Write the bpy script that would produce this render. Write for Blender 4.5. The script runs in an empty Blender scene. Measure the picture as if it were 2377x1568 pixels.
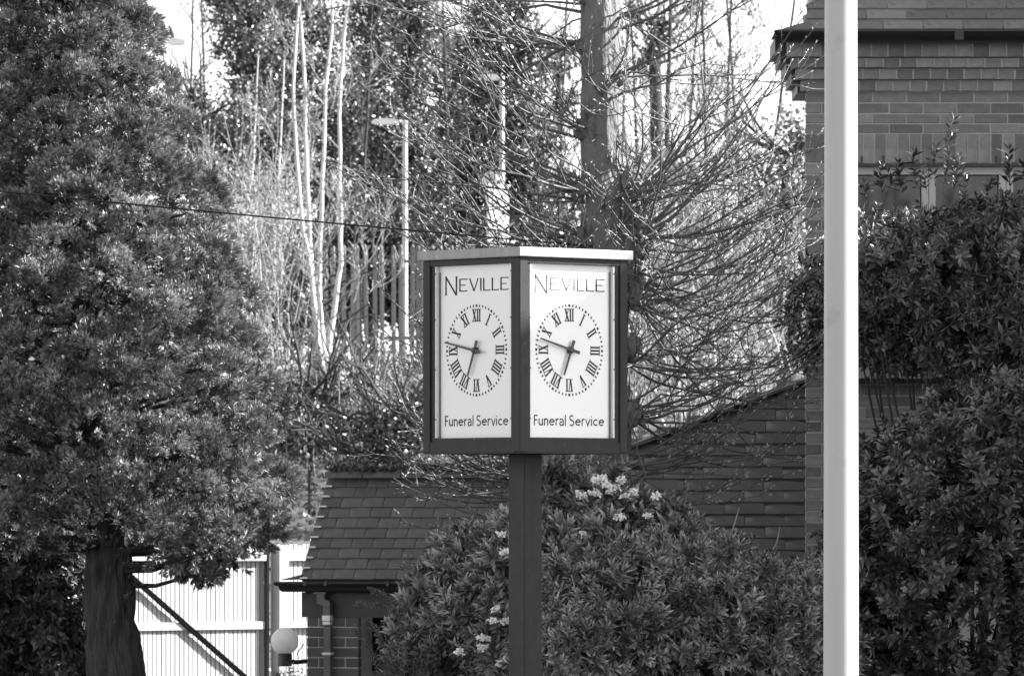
import bpy, bmesh, math, random
import numpy as np
from mathutils import Vector, Matrix, Euler, noise as mnoise
random.seed(7)
rng = np.random.default_rng(11)
R = math.radians
sc = bpy.context.scene
COL = sc.collection
# ------------------------------------------------------------------ camera, sky, sun, exposure
F = 14460.0            # focal length counted in widths of a 2377-wide picture
EYE = 2.4              # height of the eye above the street
cam_d = bpy.data.cameras.new('camera')
cam_d.sensor_width = 36.0
cam_d.lens = 36.0 * F / 2377.0
cam_d.shift_y = (1200.0 - 784.0) / 2377.0
cam_d.clip_start = 0.5
cam_d.clip_end = 6000.0
cam_d.dof.use_dof = True
cam_d.dof.focus_distance = 32.5
cam_d.dof.aperture_fstop = 16.0
cam = bpy.data.objects.new('camera', cam_d)
cam.location = (0, 0, EYE)
cam.rotation_euler = (R(90), 0, 0)
COL.objects.link(cam)
sc.camera = cam
SUN_EL = 33.0
world = bpy.data.worlds.new('World')
sc.world = world
world.use_nodes = True
wn, wl = world.node_tree.nodes, world.node_tree.links
wn.clear()
sky = wn.new('ShaderNodeTexSky'); sky.sky_type = 'NISHITA'; sky.sun_disc = False
sky.sun_elevation = R(SUN_EL); sky.sun_rotation = R(85); sky.dust_density = 1.0
bw = wn.new('ShaderNodeRGBToBW')
bg = wn.new('ShaderNodeBackground'); bg.inputs['Strength'].default_value = 0.105
wo = wn.new('ShaderNodeOutputWorld')
wl.new(sky.outputs[0], bw.inputs[0]); wl.new(bw.outputs[0], bg.inputs['Color']); wl.new(bg.outputs[0], wo.inputs[0])
sun_d = bpy.data.lights.new('sun', 'SUN')
sun_d.energy = 5.0
sun_d.angle = R(0.6)
sun = bpy.data.objects.new('sun', sun_d)
sun.rotation_euler = (0, R(90 - SUN_EL), R(5))
sun.location = (30, 30, 40)
COL.objects.link(sun)
sc.view_settings.view_transform = 'Standard'
sc.view_settings.look = 'None'
sc.view_settings.exposure = 2.02
sc.view_settings.gamma = 1.0
sc.view_settings.use_curve_mapping = False
sc.cycles.max_bounces = 5
sc.cycles.diffuse_bounces = 2
sc.cycles.transparent_max_bounces = 4

# ------------------------------------------------------------------ helpers
def at(px, py, Y):
    return Vector(((px - 1188.5) / F * Y, Y, EYE + (1200.0 - py) / F * Y))
def pm(Y):             # picture units per metre at distance Y
    return F / Y

MATS = {}
def mat(name, g, rough=0.8, spec=0.3, noise=None, bump=None, island=0.0, objrand=0.0, trans=0.0, metal=0.0, stretch=(1, 1, 1), streak=None, tip=None, clump=None, scuff=None):
    """g: grey base value. noise=(scale, amount); bump=(scale, strength, distance); island/objrand: spread between leaves / pieces."""
    m = bpy.data.materials.new(name); MATS[name] = m
    m.use_nodes = True
    n, l = m.node_tree.nodes, m.node_tree.links
    b = n['Principled BSDF']
    b.inputs['Roughness'].default_value = rough
    b.inputs['Specular IOR Level'].default_value = spec
    b.inputs['Metallic'].default_value = metal
    val = None
    def vnode(v):
        q = n.new('ShaderNodeValue'); q.outputs[0].default_value = v; return q.outputs[0]
    def mth(op, a, c):
        q = n.new('ShaderNodeMath'); q.operation = op
        for i, s in enumerate((a, c)):
            if isinstance(s, (int, float)): q.inputs[i].default_value = s
            else: l.new(s, q.inputs[i])
        return q.outputs[0]
    val = vnode(g)
    co = None
    def coords():
        nonlocal co
        if co is None:
            t = n.new('ShaderNodeTexCoord'); mp = n.new('ShaderNodeMapping')
            mp.inputs['Scale'].default_value = stretch
            l.new(t.outputs['Object'], mp.inputs[0]); co = mp.outputs[0]
        return co
    if noise:
        t = n.new('ShaderNodeTexNoise'); t.inputs['Scale'].default_value = noise[0]; t.inputs['Detail'].default_value = 5
        t.inputs['Roughness'].default_value = 0.65
        l.new(coords(), t.inputs['Vector'])
        f = mth('MULTIPLY_ADD', t.outputs['Fac'], 2 * noise[1]); f.node.inputs[2].default_value = 1 - noise[1]
        val = mth('MULTIPLY', val, f)
    if streak:
        t = n.new('ShaderNodeTexNoise'); t.inputs['Scale'].default_value = 1.0; t.inputs['Detail'].default_value = 4
        tc = n.new('ShaderNodeTexCoord'); mp = n.new('ShaderNodeMapping'); mp.inputs['Scale'].default_value = streak[0]
        l.new(tc.outputs['Object'], mp.inputs[0]); l.new(mp.outputs[0], t.inputs['Vector'])
        f = mth('MULTIPLY_ADD', t.outputs['Fac'], 2 * streak[1]); f.node.inputs[2].default_value = 1 - streak[1]
        val = mth('MULTIPLY', val, f)
    if island:
        q = n.new('ShaderNodeNewGeometry')
        f = mth('MULTIPLY_ADD', q.outputs['Random Per Island'], 2 * island); f.node.inputs[2].default_value = 1 - island
        val = mth('MULTIPLY', val, f)
    if tip:  # paler tips as on young growth; lit tips and dark gaps painted in too
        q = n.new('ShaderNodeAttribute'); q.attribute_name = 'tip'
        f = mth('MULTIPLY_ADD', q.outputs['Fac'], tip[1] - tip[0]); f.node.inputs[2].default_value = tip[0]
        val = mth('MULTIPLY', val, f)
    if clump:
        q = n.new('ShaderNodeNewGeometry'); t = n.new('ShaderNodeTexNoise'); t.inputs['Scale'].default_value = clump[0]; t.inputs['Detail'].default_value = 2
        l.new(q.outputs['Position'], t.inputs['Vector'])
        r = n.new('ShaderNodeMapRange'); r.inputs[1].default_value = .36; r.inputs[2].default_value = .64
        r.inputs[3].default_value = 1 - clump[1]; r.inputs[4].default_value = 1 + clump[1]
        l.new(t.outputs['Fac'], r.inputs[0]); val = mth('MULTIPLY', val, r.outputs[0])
    if scuff:
        t = n.new('ShaderNodeTexNoise'); t.inputs['Scale'].default_value = scuff[0]; t.inputs['Detail'].default_value = 6
        l.new(coords(), t.inputs['Vector'])
        r = n.new('ShaderNodeMapRange'); r.inputs[1].default_value = scuff[1]; r.inputs[2].default_value = scuff[1] + .09
        r.inputs[3].default_value = 1; r.inputs[4].default_value = scuff[2]
        l.new(t.outputs['Fac'], r.inputs[0]); val = mth('MULTIPLY', val, r.outputs[0])
    if objrand:
        q = n.new('ShaderNodeObjectInfo')
        f = mth('MULTIPLY_ADD', q.outputs['Random'], 2 * objrand); f.node.inputs[2].default_value = 1 - objrand
        val = mth('MULTIPLY', val, f)
    l.new(val, b.inputs['Base Color'])
    if bump:
        t = n.new('ShaderNodeTexNoise'); t.inputs['Scale'].default_value = bump[0]; t.inputs['Detail'].default_value = 6
        l.new(coords(), t.inputs['Vector'])
        bp = n.new('ShaderNodeBump'); bp.inputs['Strength'].default_value = bump[1]; bp.inputs['Distance'].default_value = bump[2]
        l.new(t.outputs['Fac'], bp.inputs['Height']); l.new(bp.outputs[0], b.inputs['Normal'])
    if trans:
        tr = n.new('ShaderNodeBsdfTranslucent'); mx = n.new('ShaderNodeMixShader'); mx.inputs[0].default_value = trans
        l.new(val, tr.inputs['Color']); l.new(b.outputs[0], mx.inputs[1]); l.new(tr.outputs[0], mx.inputs[2])
        l.new(mx.outputs[0], n['Material Output'].inputs['Surface'])
    return m

M = mat
M('soil', .10, .95, .1, noise=(.6, .4), bump=(3, .5, .1))
M('sign_metal', .019, .45, .25, noise=(14, .5), bump=(40, .25, .003), streak=((25, 25, 3), .5), scuff=(38, .66, 2.6))
M('cap_metal', .30, .55, .4, noise=(22, .25), streak=((60, 60, 2.5), .35), bump=(60, .2, .001))
M('acrylic', .80, .30, .5, noise=(5, .03))
M('bead', .72, .5, .4, noise=(30, .12))
M('bead_dark', .16, .6, .3, noise=(30, .2))
M('ink', .035, .6, .15, noise=(20, .2))
M('hand_paint', .03, .4, .5)
M('white_pole', .40, .40, .45, noise=(2.2, .06), streak=((14, 14, .8), .07), scuff=(5.5, .64, .82))
M('pole_metal', .42, .5, .5, noise=(3, .12))
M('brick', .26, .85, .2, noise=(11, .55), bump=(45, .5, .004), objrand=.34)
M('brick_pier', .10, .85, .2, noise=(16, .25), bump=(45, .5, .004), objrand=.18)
M('mortar', .44, .95, .1, noise=(30, .2), bump=(60, .5, .003))
M('tile', .17, .6, .35, scuff=(9, .58, .55), noise=(9, .5), bump=(30, .4, .004), objrand=.28)
M('tile_dark', .10, .55, .35, scuff=(7, .56, 1.7), noise=(9, .55), bump=(30, .4, .004), objrand=.16)
M('roof_under', .05, .9, .1)
M('black_gutter', .018, .35, .5)
M('grey_pipe', .11, .45, .4, noise=(12, .1))
M('fascia_and_shade', .045, .5, .3, noise=(8, .15))  # dark board paint; also the shade colour of side corbels and post shadow
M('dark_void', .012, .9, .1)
M('frame_paint', .6, .5, .35, noise=(6, .05))
M('glass', .02, .06, .6)
M('timber', .35, .75, .25, noise=(3, .12), stretch=(1, 1, .12), objrand=.10, bump=(30, .3, .003))
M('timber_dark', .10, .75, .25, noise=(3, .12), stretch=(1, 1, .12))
M('globe', .95, .25, .4, trans=.45)
M('steel_pale', .75, .5, .5, noise=(6, .15))
M('fence_paint', .20, .6, .35, objrand=.15, noise=(5, .15))
M('cable', .006, .9, .0)
M('bird', .02, .6, .3)
M('flower', .85, .7, .2, island=.1, trans=.2)
M('bark_lime', .17, .9, .15, noise=(9, .5), bump=(28, 1.0, .05), stretch=(1, 1, .35), scuff=(13, .60, .55))
M('bark_conifer', .065, .9, .15, noise=(16, .8), bump=(24, 1.0, .12), stretch=(1, 1, .16))
M('bark_dark', .06, .9, .1, noise=(6, .3))
M('bark_pale', .5, .8, .2, noise=(2.2, .30), stretch=(1, 1, .6))
M('twig_lime', .10, .55, .4, noise=(3, .3))
M('bud', .40, .5, .4)
M('twig_pale', .25, .7, .3, island=.35)
M('twig_dark', .08, .8, .2, island=.3)
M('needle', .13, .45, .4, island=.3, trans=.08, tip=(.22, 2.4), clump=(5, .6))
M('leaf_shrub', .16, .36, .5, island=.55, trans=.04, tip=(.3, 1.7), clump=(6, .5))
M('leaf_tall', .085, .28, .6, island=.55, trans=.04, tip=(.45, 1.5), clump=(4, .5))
M('leaf_hedge', .06, .4, .5, island=.4, trans=.1)
M('leaf_yew', .11, .45, .4, island=.3, trans=.1, tip=(.5, 1.7))
M('leaf_ivy', .07, .30, .5, island=.6, trans=.1, clump=(1.2, .5))
M('leaf_pale', .13, .35, .5, island=.6, trans=.25, clump=(1.0, .6))
M('leaf_bank', .075, .35, .5, island=.5, trans=.2)
M('stem_green', .22, .6, .3, island=.3)
M('wing_brick', .2, .9, .1, noise=(4, .2))

def props(o, label=None, cat=None, group=None, kind=None):
    if label: o['label'] = label
    if cat: o['category'] = cat
    if group: o['group'] = group
    if kind: o['kind'] = kind
    return o
def empty(name, loc, label, cat, group=None, rz=0.0):
    o = bpy.data.objects.new(name, None)
    o.location = loc; o.rotation_euler = (0, 0, rz); o.empty_display_size = .2
    COL.objects.link(o)
    return props(o, label, cat, group)
def link(name, me, parent=None, material=None, local=False, kind=None):
    o = bpy.data.objects.new(name, me)
    if material is not None and not me.materials: me.materials.append(MATS[material])
    COL.objects.link(o)
    if parent is not None:
        o.parent = parent
        if not local:   # mesh given in world coordinates
            w = Matrix.Translation(parent.location) @ parent.rotation_euler.to_matrix().to_4x4()
            p = parent.parent
            o.matrix_parent_inverse = w.inverted() if p is None else Matrix.Identity(4)
    if kind: o['kind'] = kind
    return o
class MB:
    def __init__(s): s.v, s.f = [], []
    def add(s, vs, fs, mx=None):
        k = len(s.v)
        s.v += [tuple(mx @ Vector(v)) if mx is not None else tuple(v) for v in vs]
        s.f += [tuple(i + k for i in f) for f in fs]
        return s
    def box(s, x0, x1, y0, y1, z0, z1, mx=None):
        vs = [(x, y, z) for z in (z0, z1) for y in (y0, y1) for x in (x0, x1)]
        return s.add(vs, [(0, 2, 3, 1), (4, 5, 7, 6), (0, 1, 5, 4), (2, 6, 7, 3), (0, 4, 6, 2), (1, 3, 7, 5)], mx)
    def prism(s, poly, y0, y1, mx=None):        # outline in x,z extruded along y
        n = len(poly)
        vs = [(x, y0, z) for x, z in poly] + [(x, y1, z) for x, z in poly]
        fs = [tuple(range(n)), tuple(range(2 * n - 1, n - 1, -1))] + [(i, i + n, (i + 1) % n + n, (i + 1) % n) for i in range(n)]
        return s.add(vs, fs, mx)
    def lathe(s, prof, n=24, mx=None):          # (r, z) profile round z
        vs, fs = [], []
        for r, z in prof:
            for i in range(n):
                a = 2 * math.pi * i / n
                vs.append((r * math.cos(a), r * math.sin(a), z))
        for j in range(len(prof) - 1):
            for i in range(n):
                fs.append((j * n + i, j * n + (i + 1) % n, (j + 1) * n + (i + 1) % n, (j + 1) * n + i))
        fs.append(tuple(range(n - 1, -1, -1))); fs.append(tuple((len(prof) - 1) * n + i for i in range(n)))
        return s.add(vs, fs, mx)
    def tube(s, pts, rad, n=6):
        V, Fq = tube_arrays(pts, rad, n)
        return s.add([tuple(v) for v in V], [tuple(f) for f in Fq])
    def mesh(s, name, smooth=False, material=None):
        me = bpy.data.meshes.new(name); me.from_pydata(s.v, [], s.f); me.update()
        if smooth:
            me.polygons.foreach_set('use_smooth', [True] * len(me.polygons))
        if material: me.materials.append(MATS[material])
        return me
    def build(s, name, material, parent=None, smooth=False, local=False, kind=None, bevel=0):
        me = s.mesh(name, smooth, material)
        if bevel:
            bm = bmesh.new(); bm.from_mesh(me)
            bmesh.ops.bevel(bm, geom=list(bm.edges), offset=bevel, segments=1, affect='EDGES')
            bm.to_mesh(me); bm.free()
        return link(name, me, parent, None, local, kind)
def tube_arrays(pts, rad, n=6):
    P = np.asarray([tuple(p) for p in pts], float); m = len(P)
    rad = np.full(m, rad, float) if np.isscalar(rad) else np.asarray(rad, float)
    T = np.gradient(P, axis=0); T /= np.linalg.norm(T, axis=1)[:, None] + 1e-9
    ref = np.array([0.13, 0.97, 0.2]) if abs(T[:, 1]).mean() < .8 else np.array([1., 0, 0.1])
    A = np.cross(T, ref); A /= np.linalg.norm(A, axis=1)[:, None] + 1e-9
    B = np.cross(T, A)
    an = np.linspace(0, 2 * np.pi, n, endpoint=False)
    V = (P[:, None, :] + rad[:, None, None] * (np.cos(an)[None, :, None] * A[:, None, :] + np.sin(an)[None, :, None] * B[:, None, :])).reshape(-1, 3)
    j, i = np.meshgrid(np.arange(m - 1), np.arange(n), indexing='ij')
    a = j * n + i; b = j * n + (i + 1) % n
    Q = np.stack([a, b, b + n, a + n], -1).reshape(-1, 4)
    return V, Q
class TB:                                          # many tubes collected as numpy arrays
    def __init__(s): s.V, s.Q, s.k = [], [], 0
    def tube(s, pts, rad, n=5):
        V, Q = tube_arrays(pts, rad, n); s.V.append(V); s.Q.append(Q + s.k); s.k += len(V)
    def quads(s, V, Q):
        s.V.append(V); s.Q.append(Q + s.k); s.k += len(V)
    def build(s, name, material, parent=None, smooth=True, kind=None):
        if not s.V: return None
        return link(name, np_mesh(name, np.concatenate(s.V), np.concatenate(s.Q), material, smooth), parent, None, False, kind)
def np_mesh(name, V, Q, material=None, smooth=False):
    V = np.ascontiguousarray(V, np.float32); Q = np.ascontiguousarray(Q, np.int32)
    me = bpy.data.meshes.new(name); k = Q.shape[1]
    me.vertices.add(len(V)); me.vertices.foreach_set('co', V.ravel())
    me.loops.add(Q.size); me.loops.foreach_set('vertex_index', Q.ravel())
    me.polygons.add(len(Q)); me.polygons.foreach_set('loop_start', np.arange(0, Q.size, k, dtype=np.int32))
    me.polygons.foreach_set('loop_total', np.full(len(Q), k, np.int32))
    if smooth: me.polygons.foreach_set('use_smooth', np.ones(len(Q), bool))
    if k == 3 and len(V) % 4 == 0:
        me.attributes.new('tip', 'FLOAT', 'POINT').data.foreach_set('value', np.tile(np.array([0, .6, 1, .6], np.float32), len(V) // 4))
    me.update(calc_edges=True)
    if material: me.materials.append(MATS[material])
    return me
def unit(a):
    return a / (np.linalg.norm(a, axis=-1, keepdims=True) + 1e-9)
def kites(P, D, N, L, W, fold=.25, belly=.45):
    """leaves as two folded triangles: base P, axis D, face normal N, length L, width W (arrays)."""
    n = len(P); D = unit(D); S = unit(np.cross(D, N)); N = np.cross(S, D)
    L = np.broadcast_to(np.asarray(L, float).reshape(-1, 1), (n, 1)); W = np.broadcast_to(np.asarray(W, float).reshape(-1, 1), (n, 1))
    mid = P + D * L * belly
    V = np.stack([P, mid + S * W * .5 + N * W * fold, P + D * L, mid - S * W * .5 + N * W * fold], 1).reshape(-1, 3)
    k = np.arange(n)[:, None] * 4
    T = np.concatenate([k + [0, 1, 2], k + [0, 2, 3]], 1).reshape(-1, 3)
    return V, T
def rand_dirs(n):
    return unit(rng.normal(size=(n, 3)))
def frames(D, roll):
    """rotation matrices whose third column is D"""
    D = unit(D); ref = np.where(np.abs(D[:, 2:3]) > .9, [[1., 0, 0]], [[0, 0, 1.]])
    X = unit(np.cross(ref, D)); Y = np.cross(D, X)
    c, s_ = np.cos(roll)[:, None], np.sin(roll)[:, None]
    return np.stack([X * c + Y * s_, Y * c - X * s_, D], -1)
def scatter(templates, P, D, S):
    """copies of (V,T) templates (pointing along +z) at P along D with scale S -> arrays"""
    n = len(P); Rm = frames(D, rng.uniform(0, 6.28, n)); pick = rng.integers(0, len(templates), n)
    Vs, Ts, k = [], [], 0
    for t, (V, T) in enumerate(templates):
        idx = np.where(pick == t)[0]
        if not len(idx): continue
        W = np.einsum('nij,vj->nvi', Rm[idx] * S[idx][:, None, None], V) + P[idx][:, None, :]
        Vs.append(W.reshape(-1, 3)); Ts.append((T[None] + (np.arange(len(idx)) * len(V))[:, None, None]).reshape(-1, 3) + k); k += W.shape[0] * W.shape[1]
    return np.concatenate(Vs), np.concatenate(Ts)
def plant_parts(root, name, templates, P, D, S, material, n_parts, stuff_name):
    """the n_parts sprigs nearest the eye as parts sharing meshes, the rest as one joined part"""
    order = np.argsort(P[:, 1] - .3 * P[:, 2] * 0)
    vis = order[:n_parts]; rest = order[n_parts:]
    meshes = [np_mesh(name, V, T, material) for V, T in templates]
    inv = Matrix.Translation(-Vector(root.location))
    Rm = frames(D[vis], rng.uniform(0, 6.28, len(vis)))
    for q, i in enumerate(vis):
        o = bpy.data.objects.new(name, meshes[q % len(meshes)])
        mx = Matrix([[*(Rm[q][r] * S[i]), P[i][r]] for r in range(3)] + [[0, 0, 0, 1]])
        COL.objects.link(o); o.parent = root; o.matrix_parent_inverse = inv; o.matrix_basis = mx
    if len(rest):
        V, T = scatter(templates, P[rest], D[rest], S[rest])
        link(stuff_name, np_mesh(stuff_name, V, T, material), root, kind='stuff')

# ------------------------------------------------------------------ ground
def ground_z(y):
    t = min(1.0, max(0.0, (y - 58.0) / (108.0 - 58.0)))
    return 4.7 * t * t * (3 - 2 * t)
ys = [-60, -20, 0, 20, 40, 50, 58] + [58 + 2.5 * i for i in range(1, 22)] + [115, 130, 160, 250, 500, 1200, 4000]
xs = [-3000, -600, -150, -60, -30, -20, -14, -10, -7, -4, -2, 0, 2, 4, 7, 10, 14, 20, 30, 60, 150, 600, 3000]
V = []
for y in ys:
    for x in xs:
        h = ground_z(y)
        if 58 < y < 120 and abs(x) < 25: h += .25 * mnoise.noise(Vector((x * .35, y * .3, 1)))
        V.append((x, y, h))
nx = len(xs)
Fc = [(j * nx + i, j * nx + i + 1, (j + 1) * nx + i + 1, (j + 1) * nx + i) for j in range(len(ys) - 1) for i in range(nx - 1)]
b = MB(); b.v, b.f = V, Fc
props(b.build('ground', 'soil'), 'dark soil rising to a railway bank behind the houses', None, None, 'structure')

# ------------------------------------------------------------------ clock sign
YC = 29.55
corner = at(1207, 1048, YC)
HB = .35
ca, sa = math.cos(R(42)), math.sin(R(42))
cx = corner.x + HB * ca - HB * sa * 1.0 * (-(-1)) if False else corner.x + HB * ca + HB * (-sa)
cy = YC + HB * sa + HB * ca
zb = corner.z                        # underside of the box
HT = .923
sign = empty('clock_sign', (cx, cy, 0), 'dark metal four-sided clock box on a square post, white dials lettered Neville Funeral Service', 'clock sign', rz=R(42))
FACE = [Matrix.Rotation(R(-90) * k, 4, 'Z') for k in range(4)]      # k=0 right face, k=1 left face
def face_pt(u, v, w, k):
    return FACE[k] @ Vector((u, -HB - w, zb + v))
PW, IW = .050, .024
for sx in (-1, 1):
    for sy in (-1, 1):
        b = MB(); b.box(*sorted((sx * HB, sx * (HB - PW))), *sorted((sy * HB, sy * (HB - PW))), zb, zb + HT)
        b.build('corner_post', 'sign_metal', sign, local=True, bevel=.003)
b = MB(); b.box(-HB + .006, HB - .006, -HB + .006, HB - .006, zb - .006, zb + .02)
b.build('base_plate', 'sign_metal', sign, local=True)
OV = .020
b = MB(); b.box(-HB - OV, HB + OV, -HB - OV, HB + OV, zb + HT + .003, zb + HT + .049)
capo = b.build('cap', 'cap_metal', sign, local=True, bevel=.004)
b = MB(); b.add([(-HB, -HB, zb + HT + .049), (HB, -HB, zb + HT + .049), (HB, HB, zb + HT + .049), (-HB, HB, zb + HT + .049), (0, 0, zb + HT + .066)],
                [(0, 1, 4), (1, 2, 4), (2, 3, 4), (3, 0, 4)])
b.build('cap_top', 'cap_metal', capo, local=True)
def ribbon(poly, wid, mb, k, w):
    """stroke with mitred corners laid on face k, height w"""
    P = [Vector(p) for p in poly]; n = len(P); L_, R_ = [], []
    for i in range(n):
        d1 = (P[i] - P[i - 1]).normalized() if i else (P[1] - P[0]).normalized()
        d2 = (P[i + 1] - P[i]).normalized() if i < n - 1 else d1
        d = (d1 + d2).normalized(); nn = Vector((-d.y, d.x)); c = max(.45, nn.dot(Vector((-d1.y, d1.x))))
        ww = wid[i] if hasattr(wid, '__len__') else wid
        L_.append(P[i] + nn * ww * .5 / c); R_.append(P[i] - nn * ww * .5 / c)
    for i in range(n - 1):
        q = [L_[i], R_[i], R_[i + 1], L_[i + 1]]
        mb.add([face_pt(p.x, p.y, w, k) for p in q], [(0, 1, 2, 3)])
def arc(cx_, cy_, r, a0, a1, n=9, ry=None):
    ry = r if ry is None else ry
    return [(cx_ + r * math.cos(R(a0 + (a1 - a0) * i / n)), cy_ + ry * math.sin(R(a0 + (a1 - a0) * i / n))) for i in range(n + 1)]
VR = 3.199 - zb                       # height of the dial centre
RR = .2195
REC = .036
PB, PT = .070, HT - .026              # panel bottom and top
roman = ['XII', 'I', 'II', 'III', 'IIII', 'V', 'VI', 'VII', 'VIII', 'IX', 'X', 'XI']
# small Gill-like alphabet for the lower line: strokes, advance (x-height = 1)
GL = {
 'F': ([[(.07, 0), (.07, 1.42)], [(.07, 1.37), (.58, 1.37)], [(.07, .76), (.52, .76)]], .62),
 'u': ([[(.07, .97), (.07, .33)] + arc(.33, .33, .26, 180, 360, 8) + [(.59, .97)], [(.595, .3), (.595, 0)]], .72),
 'n': ([[(.07, 0), (.07, .97)], [(.07, .62)] + arc(.33, .64, .26, 180, 0, 8) + [(.59, 0)]], .72),
 'e': ([[(.06, .52), (.78, .52)], arc(.42, .48, .38, 6, 318, 14)], .88),
 'r': ([[(.07, 0), (.07, .97)], arc(.40, .60, .32, 170, 80, 5)], .50),
 'a': ([arc(.30, .62, .30, 150, 0, 8) + [(.60, 0)], arc(.30, .28, .25, 60, 330, 10)], .74),
 'l': ([[(.07, 0), (.07, 1.5)]], .24),
 'S': ([arc(.36, 1.08, .30, 35, 255, 9, .32) + arc(.36, .38, .33, 80, -150, 9, .36)], .84),
 'v': ([[(.03, .97), (.36, .02), (.69, .97)]], .74),
 'i': ([[(.07, 0), (.07, .97)], [(.07, 1.22), (.07, 1.34)]], .24),
 'c': ([arc(.42, .48, .37, 50, 312, 12)], .78),
 ' ': ([], .22)}
def face_build(k, seen):
    for u0, u1, v0, v1 in ((-HB + PW, HB - PW, 0, PB - .022), (-HB + PW, HB - PW, PT + .002, HT)):
        b = MB(); pts = [face_pt(u, v, w, k) for w in (-.045, -.003) for v in (v0, v1) for u in (u0, u1)]
        b.add(pts, [(0, 1, 3, 2), (4, 6, 7, 5), (0, 4, 5, 1), (2, 3, 7, 6), (0, 2, 6, 4), (1, 5, 7, 3)])
        b.build('rail', 'sign_metal', sign, local=True)
    for u0, u1, v0, v1 in ((-HB + PW, -HB + PW + IW, PB - .022, PT + .002), (HB - PW - IW, HB - PW, PB - .022, PT + .002), (-HB + PW + IW, HB - PW - IW, PB - .022, PB)):
        b = MB(); pts = [face_pt(u, v, w, k) for w in (-.05, -.010) for v in (v0, v1) for u in (u0, u1)]
        b.add(pts, [(0, 1, 3, 2), (4, 6, 7, 5), (0, 4, 5, 1), (2, 3, 7, 6), (0, 2, 6, 4), (1, 5, 7, 3)])
        b.build('inner_frame', 'sign_metal', sign, local=True)
    ui = HB - PW - IW
    b = MB(); b.add([face_pt(u, v, w, k) for w in (-REC - .006, -REC) for v in (PB, PT) for u in (-ui, ui)],
                    [(0, 1, 3, 2), (4, 6, 7, 5), (0, 4, 5, 1), (2, 3, 7, 6), (0, 2, 6, 4), (1, 5, 7, 3)])
    pan = b.build('dial_panel', 'acrylic', sign, local=True)
    for s in (-1, 1):                # glazing beads beside the panel: pale strip with a dark gasket at its foot
        b = MB(); ua, ub = sorted((s * (ui - .0004), s * (ui - .010)))
        b.add([face_pt(u, v, w, k) for w in (-REC + .0005, -.013) for v in (PB + .001, PT - .001) for u in (ua, ub)],
              [(0, 1, 3, 2), (4, 6, 7, 5), (0, 4, 5, 1), (2, 3, 7, 6), (0, 2, 6, 4), (1, 5, 7, 3)])
        b.build('bead', 'bead', sign, local=True)
        b = MB(); ua, ub = sorted((s * (ui - .0105), s * (ui - .018)))
        b.add([face_pt(u, v, w, k) for w in (-REC + .0005, -REC + .006) for v in (PB + .001, PT - .03) for u in (ua, ub)],
              [(0, 1, 3, 2), (4, 6, 7, 5), (0, 4, 5, 1), (2, 3, 7, 6), (0, 2, 6, 4), (1, 5, 7, 3)])
        b.build('gasket', 'bead_dark', sign, local=True)
    if not seen: return
    w0 = -REC + .0008
    for s in (-1, 1):
        for v in (.16, .40, .64, .86):
            b = MB(); b.lathe([(.0045, 0), (.0045, .0012), (.002, .002)], 8, FACE[k] @ Matrix.Translation((s * (ui - .005), -HB + .0128, zb + v)) @ Matrix.Rotation(R(90), 4, 'X')); b.build('screw', 'bead_dark', sign, local=True)
    # upper line
    q = .000458
    X = lambda p: (p - 1060) * q
    vN1, vN0, vs1, vs0 = VR + .358, VR + .268, VR + .345, VR + .284
    letters = [('N', 565, 757, vN0, vN1), ('E', 790, 912, vs0, vs1), ('V', 945, 1092, vs0, vs1), ('I', 1118, 1138, vs0, vs1),
               ('L', 1165, 1272, vs0, vs1), ('L', 1300, 1408, vs0, vs1), ('E', 1435, 1558, vs0, vs1)]
    b = MB(); th, tn = .0092, .0042
    for ch, x0, x1, v0, v1 in letters:
        a, c = X(x0), X(x1)
        if ch == 'N':
            ribbon([(a + .006, v0), (a + .006, v1)], [.0105, .0085], b, k, w0); ribbon([(c - .006, v0), (c - .006, v1)], [.0095, .0115], b, k, w0 + .0002)
            ribbon([(a + .004, v1), (c - .007, v0)], .0095, b, k, w0 + .0004)
            ribbon([(a - .001, v0 + .001), (a + .013, v0 + .001)], .0025, b, k, w0 + .0006); ribbon([(a - .002, v1 - .001), (a + .012, v1 - .001)], .0025, b, k, w0 + .0006)
            ribbon([(c - .014, v1 - .001), (c + .001, v1 - .001)], .0025, b, k, w0 + .0006)
        if ch in 'EL':
            ribbon([(a + .004, v0), (a + .004, v1)], .0098, b, k, w0)
            ribbon([(a, v0 + .002), (c - .002, v0 + .002), (c, v0 + .007)], .0050, b, k, w0 + .0002)
        if ch == 'E':
            ribbon([(a, v1 - .002), (c - .002, v1 - .002), (c, v1 - .007)], .0050, b, k, w0 + .0002)
            m_ = (v0 + v1) / 2; ribbon([(a, m_), (c - .012, m_)], .0046, b, k, w0 + .0002)
        if ch == 'V':
            mx_ = (a + c) / 2
            ribbon([(a + .004, v1), (mx_ + .001, v0)], .0086, b, k, w0); ribbon([(c - .003, v1), (mx_ + .001, v0)], .0066, b, k, w0 + .0002)
            ribbon([(a - .002, v1 - .001), (a + .010, v1 - .001)], .0022, b, k, w0 + .0004)
            ribbon([(c - .009, v1 - .001), (c + .002, v1 - .001)], .0022, b, k, w0 + .0004)
        if ch == 'I':
            ribbon([((a + c) / 2, v0), ((a + c) / 2, v1)], .0100, b, k, w0)
    b.build('name_lettering', 'ink', pan, local=True)
    # lower line
    txt = 'Funeral Service'; b = MB()
    total = sum(GL[c][1] + .13 for c in txt) - .13
    sx_ = .456 / total; xh = .0345; pen = -.228; v0 = VR - (1312 - 790) * .000691
    for c in txt:
        for si, st in enumerate(GL[c][0]):
            ribbon([(pen + p[0] * sx_, v0 + p[1] * xh) for p in st], .0064, b, k, w0 + .0002 * si)
        pen += (GL[c][1] + .13) * sx_
    b.build('service_lettering', 'ink', pan, local=True)
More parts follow.
